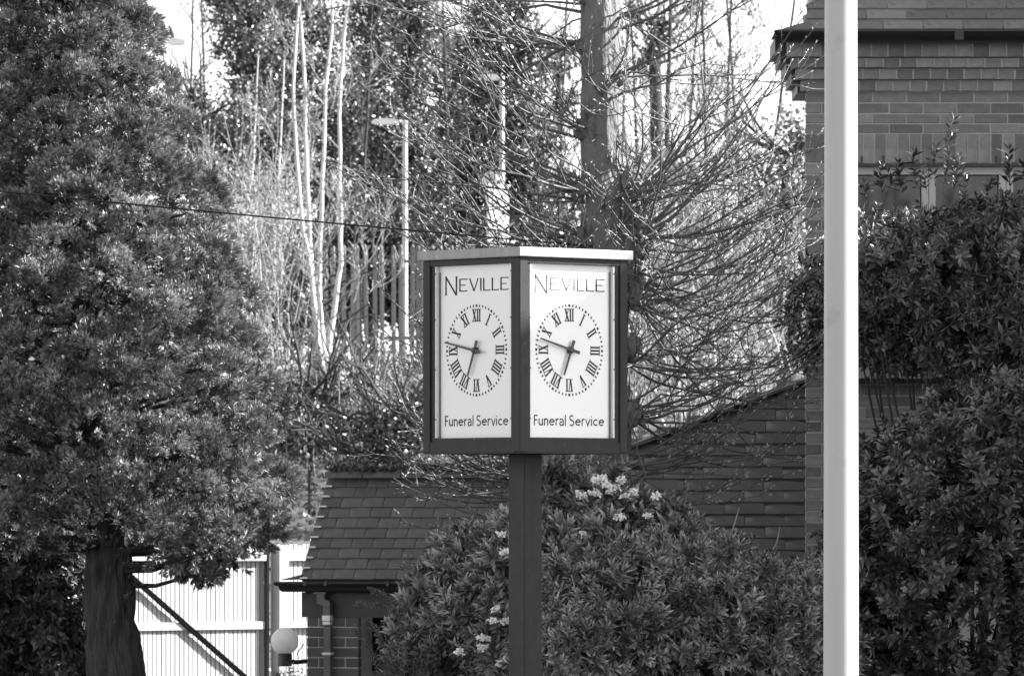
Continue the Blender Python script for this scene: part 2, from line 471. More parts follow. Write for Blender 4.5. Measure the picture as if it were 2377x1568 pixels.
    # numerals and minute marks
    for i, s in enumerate(roman):
        b = MB(); an = R(30 * i)
        def P2(t, r): return (r * math.sin(an) + t * math.cos(an), VR + r * math.cos(an) - t * math.sin(an))
        r0, r1 = .635 * RR, .895 * RR
        wd = {'I': .0155, 'V': .030, 'X': .030}
        tot = sum(wd[c] for c in s); t = -tot / 2
        for c in s:
            tc = t + wd[c] / 2
            if c == 'I': ribbon([P2(tc, r0), P2(tc, r1)], .0088, b, k, w0)
            if c == 'V':
                ribbon([P2(tc - .010, r1), P2(tc, r0)], .0092, b, k, w0); ribbon([P2(tc + .010, r1), P2(tc + .001, r0)], .0045, b, k, w0 + .0002)
            if c == 'X':
                ribbon([P2(tc - .010, r1), P2(tc + .010, r0)], .0095, b, k, w0); ribbon([P2(tc + .010, r1), P2(tc - .010, r0)], .0045, b, k, w0 + .0002)
            t += wd[c]
        hw = tot / 2 + .001
        ribbon([P2(-hw, r1), P2(hw, r1)], .0038, b, k, w0 + .0004)
        if s != 'V': ribbon([P2(-hw, r0), P2(hw, r0)], .0038, b, k, w0 + .0004)
        b.build('numeral', 'ink', pan, local=True)
    for i in range(60):
        an = R(6 * i); big = i % 5 == 0; b = MB()
        e = lambda r: (r * math.sin(an), VR + r * math.cos(an))
        ribbon([e(RR * .945), e(RR * 1.0)], .0125 if big else .0075, b, k, w0)
        b.build('minute_mark', 'ink', pan, local=True)
    # hands
    def hand(name, ang, ln, tail, w_, wa, wb):
        d = Vector((math.sin(R(ang)), math.cos(R(ang)))); nn = Vector((d.y, -d.x)); b = MB()
        out = [(-tail, wb * 1.35), (0, wb), (ln, wa)]
        for s0, s1 in zip(out[:-1], out[1:]):
            q = []
            for w in (w_, w_ + .003):
                for t, hw in ((s0[0], s0[1]), (s1[0], s1[1])):
                    for sg in (-1, 1):
                        p = d * t + nn * hw * sg * .5; q.append(face_pt(p.x, VR + p.y, w, k))
            b.add(q, [(0, 1, 3, 2), (4, 6, 7, 5), (0, 4, 5, 1), (2, 3, 7, 6), (0, 2, 6, 4), (1, 5, 7, 3)])
        b.build(name, 'hand_paint', sign, local=True)
    hand('hour_hand', 201.5, .128, .050, -REC + .014, .010, .0135)
    hand('minute_hand', 281.5 if k == 1 else 284.5, .212, .050, -REC + .020, .0075, .0125)
    b = MB(); mx = FACE[k] @ Matrix.Translation((0, -HB + REC, zb + VR)) @ Matrix.Rotation(R(90), 4, 'X')
    b.lathe([(.017, .0006), (.017, .012), (.013, .0245), (.002, .026)], 20, mx)
    b.build('hub', 'hand_paint', sign, local=True)
for k in range(4): face_build(k, k < 2)
PS = .058
b = MB(); b.box(-PS, PS, -PS, PS, -.02, zb - .006)
b.build('post', 'sign_metal', sign, local=True, bevel=.004)
b = MB(); b.box(-.16, .16, -.16, .16, -.01, .02)
b.build('foot_plate', 'sign_metal', sign, local=True)

# ------------------------------------------------------------------ white pole
YP = 27.0
pt = at(1950, 0, YP)
pole = empty('white_pole', (pt.x + .004, YP, 0), 'tall smooth white painted pole standing before the brick house and evergreen shrub', 'pole')
b = MB(); mx = Matrix.Translation((pt.x + .004, YP, 0))
b.lathe([(.084, 0), (.080, .5), (.0772, 1.6), (.0705, 4.64), (.062, 8.2), (.058, 8.25)], 56, mx)
b.build('shaft', 'white_pole', pole, smooth=True)
b = MB(); b.lathe([(.14, -.01), (.14, .02), (.095, .05), (.086, .12)], 32, mx); b.build('base_collar', 'white_pole', pole)
b = MB(); b.lathe([(.07, 8.25), (.085, 8.3), (.07, 8.37), (.02, 8.4)], 24, mx); b.build('pole_cap', 'white_pole', pole, smooth=True)

# ------------------------------------------------------------------ brick house on the right
YH = 41.5
HD = pm(YH)
def hz(py, Y=YH): return EYE + (1200 - py) / F * Y
def hx(px, Y=YH): return (px - 1188.5) / F * Y
house = empty('brick_house', (3.6, 44.5, 0), 'brick house with corbelled eaves, tiled roof and grey-framed window behind the white pole', 'house')
XL, XR = hx(1870), 9.0
wtop = hz(95)
sill_z, head_z = hz(850), hz(386)
wx0, wx1 = hx(1930), hx(2620)
wall = MB()
SK = lambda x, y: x * (1 + .0265 * (y - YH)) + .004
wall.add([(SK(XL, y) if x == XL else x, y, z) for z in (0, wtop) for y in (YH + .0045, 44.3) for x in (XL, wx0 - .002)], [(0, 2, 3, 1), (4, 5, 7, 6), (0, 1, 5, 4), (2, 6, 7, 3), (0, 4, 6, 2), (1, 3, 7, 5)]); wall.box(wx1, XR, YH + .0045, 44.8, 0, wtop)
wall.box(wx0, wx1, YH + .0045, 44.8, 0, sill_z); wall.box(wx0, wx1, YH + .0045, 44.8, head_z + .005, wtop); wall.box(2.36, XR, 44.85, 48, 0, wtop)
wall.box(wx0, wx1, YH + .35, 44.8, sill_z, head_z + .005)
wallo = wall.build('wall', 'mortar', house)
BR = {}
def brick_mesh(w, h, d=.06, nm='brick', material='brick'):
    key = (round(w, 3), round(h, 3), nm, material)
    if key not in BR:
        b = MB(); b.box(-w / 2, w / 2, 0, d, -h / 2, h / 2)
        me = b.mesh(nm, False, material)
        bm = bmesh.new(); bm.from_mesh(me); bmesh.ops.bevel(bm, geom=list(bm.edges), offset=.0035, segments=1, affect='EDGES'); bm.to_mesh(me); bm.free()
        BR[key] = me
    return BR[key]
def put(parent, name, me, loc, rot=(0, 0, 0)):
    o = bpy.data.objects.new(name, me); COL.objects.link(o); o.parent = parent
    top = parent if parent.parent is None else parent.parent
    if parent.parent is None:
        w = Matrix.Translation(parent.location) @ parent.rotation_euler.to_matrix().to_4x4()
        o.matrix_parent_inverse = w.inverted()
    o.location = loc; o.rotation_euler = rot
    return o
jit = lambda a: random.uniform(-a, a)
def brick_row(x0, x1, zc, h, unitw, yf, shift, parent=wallo, material='brick', left_cut=True):
    x = x0 - (unitw * shift if left_cut else 0); gap = .010
    while x < x1 - .02:
        a, c = max(x, x0), min(x + unitw - gap, x1)
        if c - a > .03:
            put(parent, 'brick', brick_mesh(c - a, h - gap, .065, 'brick', material), ((a + c) / 2, yf + jit(.0025), zc), (jit(.006), jit(.006), jit(.006)))
        x += unitw
XV = hx(2470)                        # built brick by brick to just past the frame
cor = [(1825, 92, 136.4), (1834, 136.4, 160.6), (1846, 160.6, 187), (1858, 187, 213.6)]
for i, (lx, ya, yb) in enumerate(cor):
    proj = .034 * (4 - i)
    xl = hx(lx)
    bk = MB(); bk.box(xl + .006, XR, YH - proj + .0045, YH + .055, hz(yb) + .004, hz(ya) - .002)
    bk.build('corbel_course', 'mortar', house)
    zc = (hz(ya) + hz(yb)) / 2
    brick_row(xl, XV, zc, hz(ya) - hz(yb), .1125, YH - proj, .5 * (i % 2))
rows = [213.6, 238.5, 264, 287, 310]
for i in range(4):
    brick_row(XL, XV, (hz(rows[i]) + hz(rows[i + 1])) / 2, hz(rows[i]) - hz(rows[i + 1]), .225, YH, .5 * (i % 2))
# soldier course
x = wx0 - .1
brick_row(XL, x, (hz(310) + hz(344)) / 2, hz(310) - hz(344), .225, YH, 0); brick_row(XL, x, (hz(344) + hz(378)) / 2, hz(344) - hz(378), .225, YH, .5)
while x < XV:
    put(wallo, 'soldier_brick', brick_mesh(.068, hz(311) - hz(378), .065, 'soldier_brick'), (x + .038, YH + jit(.003), (hz(311) + hz(378)) / 2), (0, jit(.01), 0))
    x += .0775
r = 0
yy = 379.0
while yy < 1330:
    brick_row(XL, wx0 - .006, (hz(yy) + hz(yy + 26)) / 2, hz(yy) - hz(yy + 26), .225, YH, .5 * (r % 2)); yy += 26; r += 1
yy = 892.0; r = 0
while yy < 1080:
    brick_row(wx0, hx(2230), (hz(yy) + hz(yy + 26)) / 2, hz(yy) - hz(yy + 26), .225, YH, .5 * (r % 2)); yy += 26; r += 1
# dark lintel / lead strip, sill
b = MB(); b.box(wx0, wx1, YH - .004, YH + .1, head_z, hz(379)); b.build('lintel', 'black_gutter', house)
for px in (2000, 2050, 2312):
    b = MB(); b.box(hx(px) - .006, hx(px) + .006, YH - .008, YH, hz(378), hz(362)); b.build('lead_tab', 'black_gutter', house)
b = MB(); b.box(wx0 - .05, wx1 + .05, YH - .06, YH + .12, hz(890), hz(878)); b.build('sill', 'black_gutter', house)
# window: four casements
win = MB(); win.box(wx0, wx1, YH + .14, YH + .15, sill_z, head_z); wino = win.build('window', 'glass', house)
edges = [1930, 2157, 2337, 2480, 2620]
for a, c in zip(edges[:-1], edges[1:]):
    x0, x1 = hx(a) + .002, hx(c) - .002; ft = .044
    fr = MB()
    fr.box(x0, x0 + ft, YH + .05, YH + .12, sill_z, head_z - .001); fr.box(x1 - ft, x1, YH + .05, YH + .12, sill_z, head_z - .001)
    fr.box(x0 + ft, x1 - ft, YH + .052, YH + .12, head_z - .052, head_z - .001); fr.box(x0 + ft, x1 - ft, YH + .052, YH + .12, sill_z, sill_z + .06)
    fr.box(x0 + ft, x1 - ft, YH + .053, YH + .12, hz(620) - .02, hz(620) + .02)
    fr.build('casement', 'frame_paint', wino)
# gutter along the front with a moulded profile, ending at the corner
gz1, gz0 = hz(78), hz(106)
gl = hx(1795)
prof = [(0, gz1), (-.012, gz1 - .012), (-.004, gz1 - .030), (.022, gz1 - .046), (.036, gz0 + .010), (.06, gz0), (.16, gz0), (.16, gz1)]
def gutter(x0, x1, yfront, prof, parent, material='black_gutter', side=0):
    b = MB(); n = len(prof)
    vs = [(x0 + side * p[0], yfront + p[0], p[1]) for p in prof] + [(x1, yfront + p[0], p[1]) for p in prof]
    fs = [tuple(range(n)), tuple(range(2 * n - 1, n - 1, -1))] + [(i, (i + 1) % n, (i + 1) % n + n, i + n) for i in range(n)]
    b.add(vs, fs); return b.build('gutter', material, parent)
gut = gutter(gl, XR, YH - .34, prof, house, side=1.0)
for px in (2218, 2560):
    b = MB(); b.box(hx(px) - .03, hx(px) + .03, YH - .352, YH - .2, gz0 + .012, gz1 + .002); b.build('gutter_joint', 'black_gutter', gut)
b = MB()                             # stepped corbels of the side eave, their shade put into a dark colour
for i, (lx, ya, yb) in enumerate([(1800, 84, 122), (1812, 122, 142), (1826, 142, 165), (1838, 165, 190), (1852, 190, 214)]):
    b = MB(); b.box(hx(lx), hx(1870) + .05, YH + .06, YH + .9, hz(yb), hz(ya) - .001); b.build('side_corbel', 'fascia_and_shade', house)
# roof: front slope and left hip of tiles
PIT = R(50)
ey, ez = YH - .30, hz(73, YH - .30)
def tile_mesh(w, l, t=.014, nm='tile', material='tile'):
    key = ('t', round(w, 3), round(l, 3), nm, material)
    if key not in BR:
        b = MB(); n = 4                # slightly cambered tile
        vs = []
        for s in (0, 1):
            for yq in (0, l):
                for i in range(n + 1):
                    xx = -w / 2 + w * i / n
                    vs.append((xx, yq, -t * s + .0015 * (1 - (2 * xx / w) ** 2)))
        m = n + 1; fs = []
        for i in range(n):
            fs += [(i, i + 1, m + i + 1, m + i), (2 * m + i + 1, 2 * m + i, 3 * m + i, 3 * m + i + 1), (i + 1, i, 2 * m + i, 2 * m + i + 1), (m + i, m + i + 1, 3 * m + i + 1, 3 * m + i)]
        fs += [(0, m, 3 * m, 2 * m), (m + n, n, 2 * m + n, 3 * m + n)]
        b.add(vs, fs); BR[key] = b.mesh(nm, False, material)
    return BR[key]
def tile_rows(parent, x_of_row, nrow, gauge, tw, y0, z0, pit, material='tile', ux=(1, 0), lift=.020, over=.055):
    """rows of tiles on a slope that starts at (y0, z0) and rises away from the viewer; x_of_row(r)->(x0,x1)"""
    for r_ in range(nrow):
        x0, x1 = x_of_row(r_)
        s = gauge * r_
        x = x0 - (tw * .5 if r_ % 2 else 0)
        while x < x1:
            a, c = max(x, x0), min(x + tw - .004, x1)
            if c - a > .03:
                me = tile_mesh(round(c - a, 2), gauge + over, .014, 'roof_tile', material)
                o = put(parent, 'roof_tile', me, ((a + c) / 2, y0 + s * math.cos(pit), z0 + s * math.sin(pit) + lift + jit(.0015)), (pit - .10 + jit(.008), jit(.006), jit(.006)))
            x += tw
roof = MB()
rx0 = hx(1868)
run = 2.9; 
rb = [(rx0 - .22, ey, ez - .012), (XR + .3, ey, ez - .012), (XR - 2.6, ey + run, ez + run * 1.19), (rx0 + 2.2, ey + run, ez + run * 1.19), (rx0 - .22, 48.4, ez - .012), (XR + .3, 48.4, ez - .012)]
roof.add(rb, [(0, 1, 2, 3), (0, 3, 4), (1, 5, 2), (5, 4, 3, 2)])
roofo = None
roof2 = MB()
# keep the hip steep above a flared eave course: body of the roof
hx0 = rx0 + .02
g_ = .075
roof2.add([(hx0, ey + .05, ez + .03), (XR + .2, ey + .05, ez + .03), (XR - 1.2, 44.6, ez + 2.83), (hx0 + 1.1, 44.6, ez + 2.83), (SK(hx0, 48.2) + .05, 48.2, ez + .03), (XR + .2, 48.2, ez + .03)],
          [(0, 1, 2, 3), (0, 3, 4), (1, 5, 2), (5, 4, 3, 2), (0, 4, 5, 1)])
roofo = roof2.build('roof', 'tile', house)
GA = .1005
tile_rows(roofo, lambda r_: (rx0 + .008 * r_ + (.0 if r_ else -.02), hx(2480)), 7, .1175, .265, ey + .02, ez + .0, R(40))
b = MB()                             # flared corner of the eave course
b.add([(rx0 + .02, ey + .0, hz(48, ey)), (rx0 + .02, ey, ez + .004), (hx(1793), ey + .0, ez - .012), (hx(1800), ey + .0, ez + .008)], [(0, 1, 2, 3)])
b.add([(rx0 + .02, ey + .6, hz(48, ey)), (rx0 + .02, ey + .6, ez + .004), (hx(1793), ey + .6, ez - .012), (hx(1800), ey + .6, ez + .008)], [(3, 2, 1, 0)])
b.f += [(0, 3, 7, 4), (2, 6, 7, 3), (1, 5, 6, 2), (0, 4, 5, 1)]
b.build('hip_sprocket', 'tile', house)

# unseen taller block added further right to keep sun off the roof tiles
b = MB(); b.box(4.1, 8.9, YH - .45, YH + .005, 0, 7.12); b.build('shade_wing_wall', 'wing_brick', house)
b = MB(); b.add([(3.98, YH - .55, 7.13), (9.1, YH - .55, 7.13), (9.1, 47, 7.13), (3.98, 47, 7.13), (6.5, YH + 1, 8.2), (6.5, 45.5, 8.2)], [(0, 1, 4), (1, 2, 5, 4), (2, 3, 5), (3, 0, 4, 5), (0, 3, 2, 1)]); b.build('shade_wing_roof', 'tile', house)
# neighbouring house out of the frame on the right; it throws the shade that covers the shrubs and the foot of the sign
WX = 8.6
WZ, WZ2 = 8.89, 8.25
nb = empty('neighbour_house', (11.5, 33, 0), 'long plain brick house wing with slate roof closing the yard from the sun', 'house')
b = MB(); b.box(WX + .25, 15, 29.6, 39.2, 0, WZ - .06); b.box(WX + .25, 15, 39.22, 41.3, 0, WZ2 - .06); b.build('wall', 'wing_brick', nb)
b = MB(); b.add([(WX, 29.35, WZ), (15.2, 29.35, WZ), (15.2, 39.4, WZ), (WX, 39.4, WZ), (11.9, 31.5, WZ + 1.3), (11.9, 37.3, WZ + 1.3)],
                [(0, 1, 4), (1, 2, 5, 4), (2, 3, 5), (3, 0, 4, 5), (0, 3, 2, 1)])
b.build('roof', 'tile_dark', nb)
b = MB(); b.box(WX, 15.1, 39.42, 41.42, WZ2 - .058, WZ2); b.build('flat_roof', 'roof_under', nb)
for k in range(3):
    b = MB(); y0 = 30.6 + k * 2.8; b.box(WX + .2, WX + .26, y0, y0 + 1.1, 5.2, 6.6); w_ = b.build('window', 'glass', nb)
    b = MB(); b.box(WX + .15, WX + .27, y0 - .05, y0 + 1.15, 5.1, 5.2); b.build('sill', 'frame_paint', nb)

# ------------------------------------------------------------------ low outbuilding left of the house
YO = 42.45
ob = empty('tiled_outbuilding', (1.4, 44, 0), 'low outbuilding with dark large-tiled sloping roof between clock sign and white pole', 'outbuilding')
ox0, ox1 = hx(1452, YO), 2.10
oz0 = EYE + (1200 - 1335) / F * YO
b = MB(); b.box(ox0 + .1, ox1, YO + .15, 47, 0, oz0 - .05); b.build('wall', 'mortar', ob)
gau = .1065
def cut_right(px, py): return 883 + (1869 - px) * .386
def o_row(r_):
    s = gau * (r_ + .6); y = YO + s * math.cos(PIT); z = oz0 + s * math.sin(PIT)
    py = 1200 - (z - EYE) / y * F
    px = 1869 - (py - 883) / .386
    return (max(ox0, (px - 1188.5) / F * y), ox1 if py > 880 else ox0)
srf = 1.62
def o_pt(px, py):                    # point of the slope seen at px, py
    # solve along the slope
    lo, hi = 0.0, 3.0
    for _ in range(40):
        m_ = (lo + hi) / 2; y = YO + m_ * math.cos(PIT); z = oz0 + m_ * math.sin(PIT)
        if 1200 - (z - EYE) / y * F > py: lo = m_
        else: hi = m_
    return Vector(((px - 1188.5) / F * y, y, z))
A_, B_, C_, D_ = o_pt(1452, 1335), o_pt(1885, 1335), o_pt(1885, 880), o_pt(1452, 1044)
b = MB(); bk = Vector((0, 2.6, -.25))
b.add([A_, B_, C_, D_, A_ + Vector((0, 4.5, 0)), B_ + Vector((0, 4.5, 0)), C_ + bk, D_ + bk], [(0, 1, 2, 3), (3, 2, 6, 7), (7, 6, 5, 4), (0, 3, 7, 4), (1, 5, 6, 2), (0, 4, 5, 1)])
for i in range(len(b.v)): b.v[i] = (min(b.v[i][0], ox1), b.v[i][1], b.v[i][2])
oro = b.build('roof', 'roof_under', ob)
tile_rows(oro, o_row, 17, gau, .275, YO, oz0, PIT, 'tile_dark', lift=.014)
# hip tiles along the slanting top edge
for i in range(9):
    t = (i + .5) / 9; p = D_.lerp(C_, t); d = (C_ - D_)
    me = tile_mesh(.17, d.length / 9 + .05, .02, 'hip_tile', 'tile_dark')
    o = put(oro, 'hip_tile', me, p - d.normalized() * (d.length / 18) + Vector((0, .02, .030)))
    o.rotation_euler = Vector(d).to_track_quat('Y', 'Z').to_euler()

# ------------------------------------------------------------------ porch building, turned a little
YQ = 46.0
porch = empty('porch_building', tuple(at(690, 1345, YQ).xy) + (0,), 'small porch with mossy tiled roof, black gutter and brick pier beside white gate', 'porch', rz=R(-17))
PMX = Matrix.Translation(porch.location) @ Matrix.Rotation(R(-17), 4, 'Z')
pd = pm(YQ)
def pu(px): return (px - 690) / pd / math.cos(R(17)) * 1.0
def pz(py): return EYE + (1200 - py) / F * YQ
ez2 = pz(1342)
PL = 2.35                            # length along the front
b = MB(); b.box(.0, PL, .10, .16, pz(1432), pz(1374)); b.build('fascia_beam', 'fascia_and_shade', porch, local=True)
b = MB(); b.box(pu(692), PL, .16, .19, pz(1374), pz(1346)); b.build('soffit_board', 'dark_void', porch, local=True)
gz1, gz0 = pz(1349), pz(1373)
prof2 = [(0, gz1), (-.01, gz1 - .012), (.0, gz1 - .026), (.022, gz1 - .038), (.034, gz0 + .010), (.05, gz0), (.13, gz0), (.13, gz1)]
b = MB(); n = len(prof2); x0 = pu(640)
b.add([(x0 + p[0] * .9, -.03 + p[0], p[1]) for p in prof2] + [(PL, -.03 + p[0], p[1]) for p in prof2],
      [tuple(range(n)), tuple(range(2 * n - 1, n - 1, -1))] + [(i, (i + 1) % n, (i + 1) % n + n, i + n) for i in range(n)])
pg = b.build('gutter', 'black_gutter', porch, local=True)
for px in (712, 760, 905):
    b = MB(); b.box(pu(px) - .012, pu(px) + .012, -.044, .0, gz1 - .03, gz1 + .003); b.build('gutter_bracket', 'black_gutter', pg, local=True)
b = MB()                             # lower flare of the verge
b.add([(pu(700), .0, ez2 + .03), (pu(690), .0, ez2), (pu(652), .0, ez2 - .012), (pu(655), .0, ez2 - .004), (pu(700), .4, ez2 + .03), (pu(690), .4, ez2), (pu(652), .4, ez2 - .012), (pu(655), .4, ez2 - .004)],
      [(0, 1, 2, 3), (7, 6, 5, 4), (0, 3, 7, 4), (3, 2, 6, 7), (1, 5, 6, 2), (0, 4, 5, 1)])
b.build('verge_flare', 'tile_dark', porch, local=True)
rl = .99                             # slope length
cp, sp = math.cos(PIT), math.sin(PIT)
b = MB(); b.add([(.03, .02, ez2 - .02), (PL, .02, ez2 - .02), (PL, rl * cp, ez2 + rl * sp - .025), (.03, rl * cp, ez2 + rl * sp - .025), (.03, 2 * rl * cp, ez2 - .02), (PL, 2 * rl * cp, ez2 - .02)],
                [(0, 1, 2, 3), (3, 2, 5, 4), (0, 3, 4), (1, 5, 2), (0, 4, 5, 1)])
pr = b.build('roof', 'roof_under', porch, local=True)
g2 = .0985
for r_ in range(10):
    x = (0.0 if r_ % 2 else -.082) + .02
    while x < PL:
        a, c = max(x, .02), min(x + .165 - .0012, PL)
        if c - a > .03:
            o = bpy.data.objects.new('roof_tile', tile_mesh(round(c - a, 2), g2 + .06, .013, 'roof_tile', 'tile_dark'))
            COL.objects.link(o); o.parent = pr
            o.location = ((a + c) / 2, .0 + g2 * r_ * cp, ez2 + g2 * r_ * sp + jit(.002)); o.rotation_euler = (PIT - .09 + jit(.012), jit(.012), jit(.012))
        x += .165
    b = MB(); b.box(.024, .082, g2 * r_ * cp - .014, g2 * r_ * cp + .02, ez2 + g2 * r_ * sp + .0, ez2 + g2 * r_ * sp + .012)  # white bar painted in for the glint on each tile end
    b.build('verge_glint', 'bead', pr, local=True)
for i in range(8):
    x = .02 + i * .3; b = MB()
    b.add([(x + q * .29, rl * cp + .08 * math.cos(R(a)), ez2 + rl * sp - .04 + .08 * math.sin(R(a))) for q in (0, 1) for a in range(20, 161, 20)],
          [(j, j + 1, j + 9, j + 8) for j in range(7)])
    b.build('ridge_tile', 'tile_dark', pr, local=True)
# moss and leaf litter on the ridge
n = 2200
P = np.stack([rng.uniform(.02, PL, n), rl * cp + rng.normal(0, .045, n), ez2 + rl * sp + .03 + np.abs(rng.normal(0, .025, n))], 1)
V, T = kites(P, rand_dirs(n) + [0, 0, .6], rand_dirs(n), rng.uniform(.02, .05, n), rng.uniform(.012, .03, n))
link('ridge_moss', np_mesh('ridge_moss', V, T, 'leaf_bank'), pr, None, True, 'stuff')
# brick pier, back wall coloured near-black for the shade inside the opening
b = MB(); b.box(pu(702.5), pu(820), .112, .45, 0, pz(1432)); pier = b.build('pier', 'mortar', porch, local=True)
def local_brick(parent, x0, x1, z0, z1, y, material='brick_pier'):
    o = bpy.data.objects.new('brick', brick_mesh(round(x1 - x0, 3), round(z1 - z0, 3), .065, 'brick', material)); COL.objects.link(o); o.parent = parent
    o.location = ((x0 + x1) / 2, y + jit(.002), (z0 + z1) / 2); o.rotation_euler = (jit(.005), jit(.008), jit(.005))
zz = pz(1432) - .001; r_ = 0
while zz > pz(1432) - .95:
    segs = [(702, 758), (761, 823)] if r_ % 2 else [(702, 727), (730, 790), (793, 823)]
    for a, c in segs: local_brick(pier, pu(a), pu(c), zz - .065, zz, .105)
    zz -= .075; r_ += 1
b = MB(); b.box(pu(712), PL, .62, .7, 0, pz(1432)); b.build('shade_back_wall', 'dark_void', porch, local=True)
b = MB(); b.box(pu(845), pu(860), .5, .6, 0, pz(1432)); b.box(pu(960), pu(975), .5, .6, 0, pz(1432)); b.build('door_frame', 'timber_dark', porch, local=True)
b = MB(); b.box(PL - .3, PL, .12, .8, 0, pz(1432)); b.build('end_wall', 'mortar', porch, local=True)
# downpipe with swan neck, one square pipe of joined lengths
dp = None
def pipe_box(nm, x0, x1, y0, y1, z0, z1, m='grey_pipe'):
    b = MB(); b.box(x0, x1, y0, y1, z0, z1); return b.build(nm, m, porch, local=True, bevel=.003)
pipe_box('pipe_outlet', pu(726), pu(756), .012, .075, pz(1378), pz(1373))
b = MB(); b.prism([(pu(733), pz(1378)), (pu(751), pz(1378)), (pu(751), pz(1389)), (pu(764), pz(1395)), (pu(764), pz(1408)), (pu(748), pz(1408)), (pu(748), pz(1404)), (pu(734), pz(1399))], .02, .078)
b.build('swan_neck', 'grey_pipe', porch, local=True)
pipe_box('pipe_length', pu(748), pu(764), .025, .08, pz(1427), pz(1408)); 
pipe_box('pipe_socket', pu(746), pu(765), .018, .085, pz(1440), pz(1427), 'steel_pale'); pipe_box('pipe_socket', pu(747), pu(764), .020, .085, pz(1449), pz(1441), 'steel_pale')
pipe_box('downpipe', pu(749), pu(764.5), .028, .088, 0, pz(1453)); pipe_box('pipe_clip', pu(745), pu(766), .022, .1, pz(1519), pz(1513), 'steel_pale')

# ------------------------------------------------------------------ globe lamp on the pier
gl_c = at(661, 1487, 45.86); gr = 32 / pm(45.86)
lampo = empty('globe_lamp', (gl_c.x, gl_c.y, gl_c.z - .19), 'white globe lamp on a dark bracket fixed to the brick pier', 'lamp')
b = MB(); prof = [(gr * math.sin(R(a)) + .0005, -gr * math.cos(R(a))) for a in range(0, 181, 9)]
b.lathe(prof, 32, Matrix.Translation(gl_c)); b.build('globe', 'globe', lampo, smooth=True)
b = MB(); b.lathe([(.05, -.185), (.054, -.18), (.054, -.095), (.046, -.085)], 24, Matrix.Translation(gl_c)); b.build('gallery', 'black_gutter', lampo)
b = MB(); b.tube([gl_c + Vector((.03, 0, -.15)), gl_c + Vector((.09, .03, -.155)), gl_c + Vector((.15, .12, -.15))], .018, 8)
b.build('bracket', 'black_gutter', lampo)
b = MB(); b.tube([gl_c + Vector((.14, .1, -.02)), gl_c + Vector((.11, .06, -.06)), gl_c + Vector((.09, .04, -.09)), gl_c + Vector((.10, .05, -.13))], .004, 6); b.build('flex', 'black_gutter', lampo)

# ------------------------------------------------------------------ white timber gate and fence
YG = 52.0
gq = R(38)
gx0 = (620 - 1188.5) / F * YG
tg = Vector((math.cos(gq), math.sin(gq), 0)); ng = Vector((math.sin(gq), -math.cos(gq), 0))
def gs(px):                          # distance along the fence line seen at px
    k_ = (px - 1188.5) / F
    return (k_ * YG - gx0) / (math.cos(gq) - k_ * math.sin(gq))
def gzz(py): return EYE + (1200 - py) / F * YG
GM = Matrix.Translation((gx0, YG, 0)) @ Matrix.Rotation(gq, 4, 'Z')
gate = empty('timber_gate', (gx0, YG, 0), 'white close-boarded timber gate with rails and diagonal brace behind the conifer trunk', 'gate', rz=gq)
fenc = empty('timber_fence', (gx0 + .05, YG + .03, 0), 'white boarded fence panel with post between gate and porch roof', 'fence', rz=gq)
def board_run(parent, s0, s1, ztop, pitch):
    me = {}
    s = s0; i = 0
    while s < s1:
        h = round(ztop + random.choice((0, .006, -.006, .003)), 3)
        if h not in me:
            b = MB(); b.box(0, pitch - .010, .0, .018, .05, h); me[h] = b.mesh('board', False, 'timber')
        o = bpy.data.objects.new('board', me[h]); COL.objects.link(o); o.parent = parent
        o.location = (s, jit(.002), 0); s += pitch
bp = 9.95 / pm(YG) / math.cos(gq)
board_run(gate, gs(238), gs(612), gzz(1264), bp)
off = gs(643)
board_run(fenc, gs(620) + .05 - .063 , gs(735), gzz(1263), bp)
def gbox(nm, s0, s1, z0, z1, d0, d1, parent, m='timber'):
    b = MB(); b.box(s0, s1, -d1, -d0, z0, z1); return b.build(nm, m, parent, local=True, bevel=.003)
sl, sr = gs(238), gs(611)
b = MB(); b.box(gs(238), gs(611), .021, .035, .05, gzz(1272)); b.build('backing_board', 'fascia_and_shade', gate, local=True)
b = MB(); b.box(gs(641), gs(735), .021, .035, .05, gzz(1272)); b.build('backing_board', 'fascia_and_shade', fenc, local=True)
gbox('top_rail', sl, sr, gzz(1301), gzz(1287), .001, .05, gate)
gbox('head_board', sl, sr, gzz(1287), gzz(1275), .001, .016, gate)
gbox('middle_rail', sl, sr, gzz(1459), gzz(1441), .001, .030, gate)
gbox('bottom_rail', sl, sr, gzz(1640), gzz(1622), .001, .06, gate)
p1, p2 = (gs(318), gzz(1352)), (gs(566), gzz(1572))
dd = Vector((p2[0] - p1[0], p2[1] - p1[1])).normalized(); nn = Vector((-dd.y, dd.x)) * (6.0 / pm(YG))
p0 = (p1[0] - dd.x * .35, p1[1] - dd.y * .35)
b = MB(); b.prism([(p0[0] - nn.x, p0[1] - nn.y), (p2[0] - nn.x, p2[1] - nn.y), (p2[0] + nn.x, p2[1] + nn.y), (p0[0] + nn.x, p0[1] + nn.y)], -.046, -.031)
b.build('brace', 'cable', gate, local=True)  # near-black colour takes in the shadow under the brace
b = MB(); b.box(gs(618) - .001, gs(641), -.10, .02, .0, gzz(1266)); b.build('post', 'timber', fenc, local=True, bevel=.004)
gbox('capping', gs(641.5), gs(735), gzz(1289), gzz(1276), .001, .014, fenc)
gbox('top_rail', gs(641.5), gs(735), gzz(1301), gzz(1289), .001, .045, fenc)
gbox('middle_rail', gs(641.5), gs(735), gzz(1457), gzz(1441), .001, .055, fenc)
b = MB(); b.box(gs(612.5), gs(617), -.05, -.001, .05, gzz(1280)); b.build('post_shadow', 'fascia_and_shade', gate, local=True)  # dark strip standing in for the shadow the fence post casts
# more of the same fence out of frame on the left is hidden by the conifer

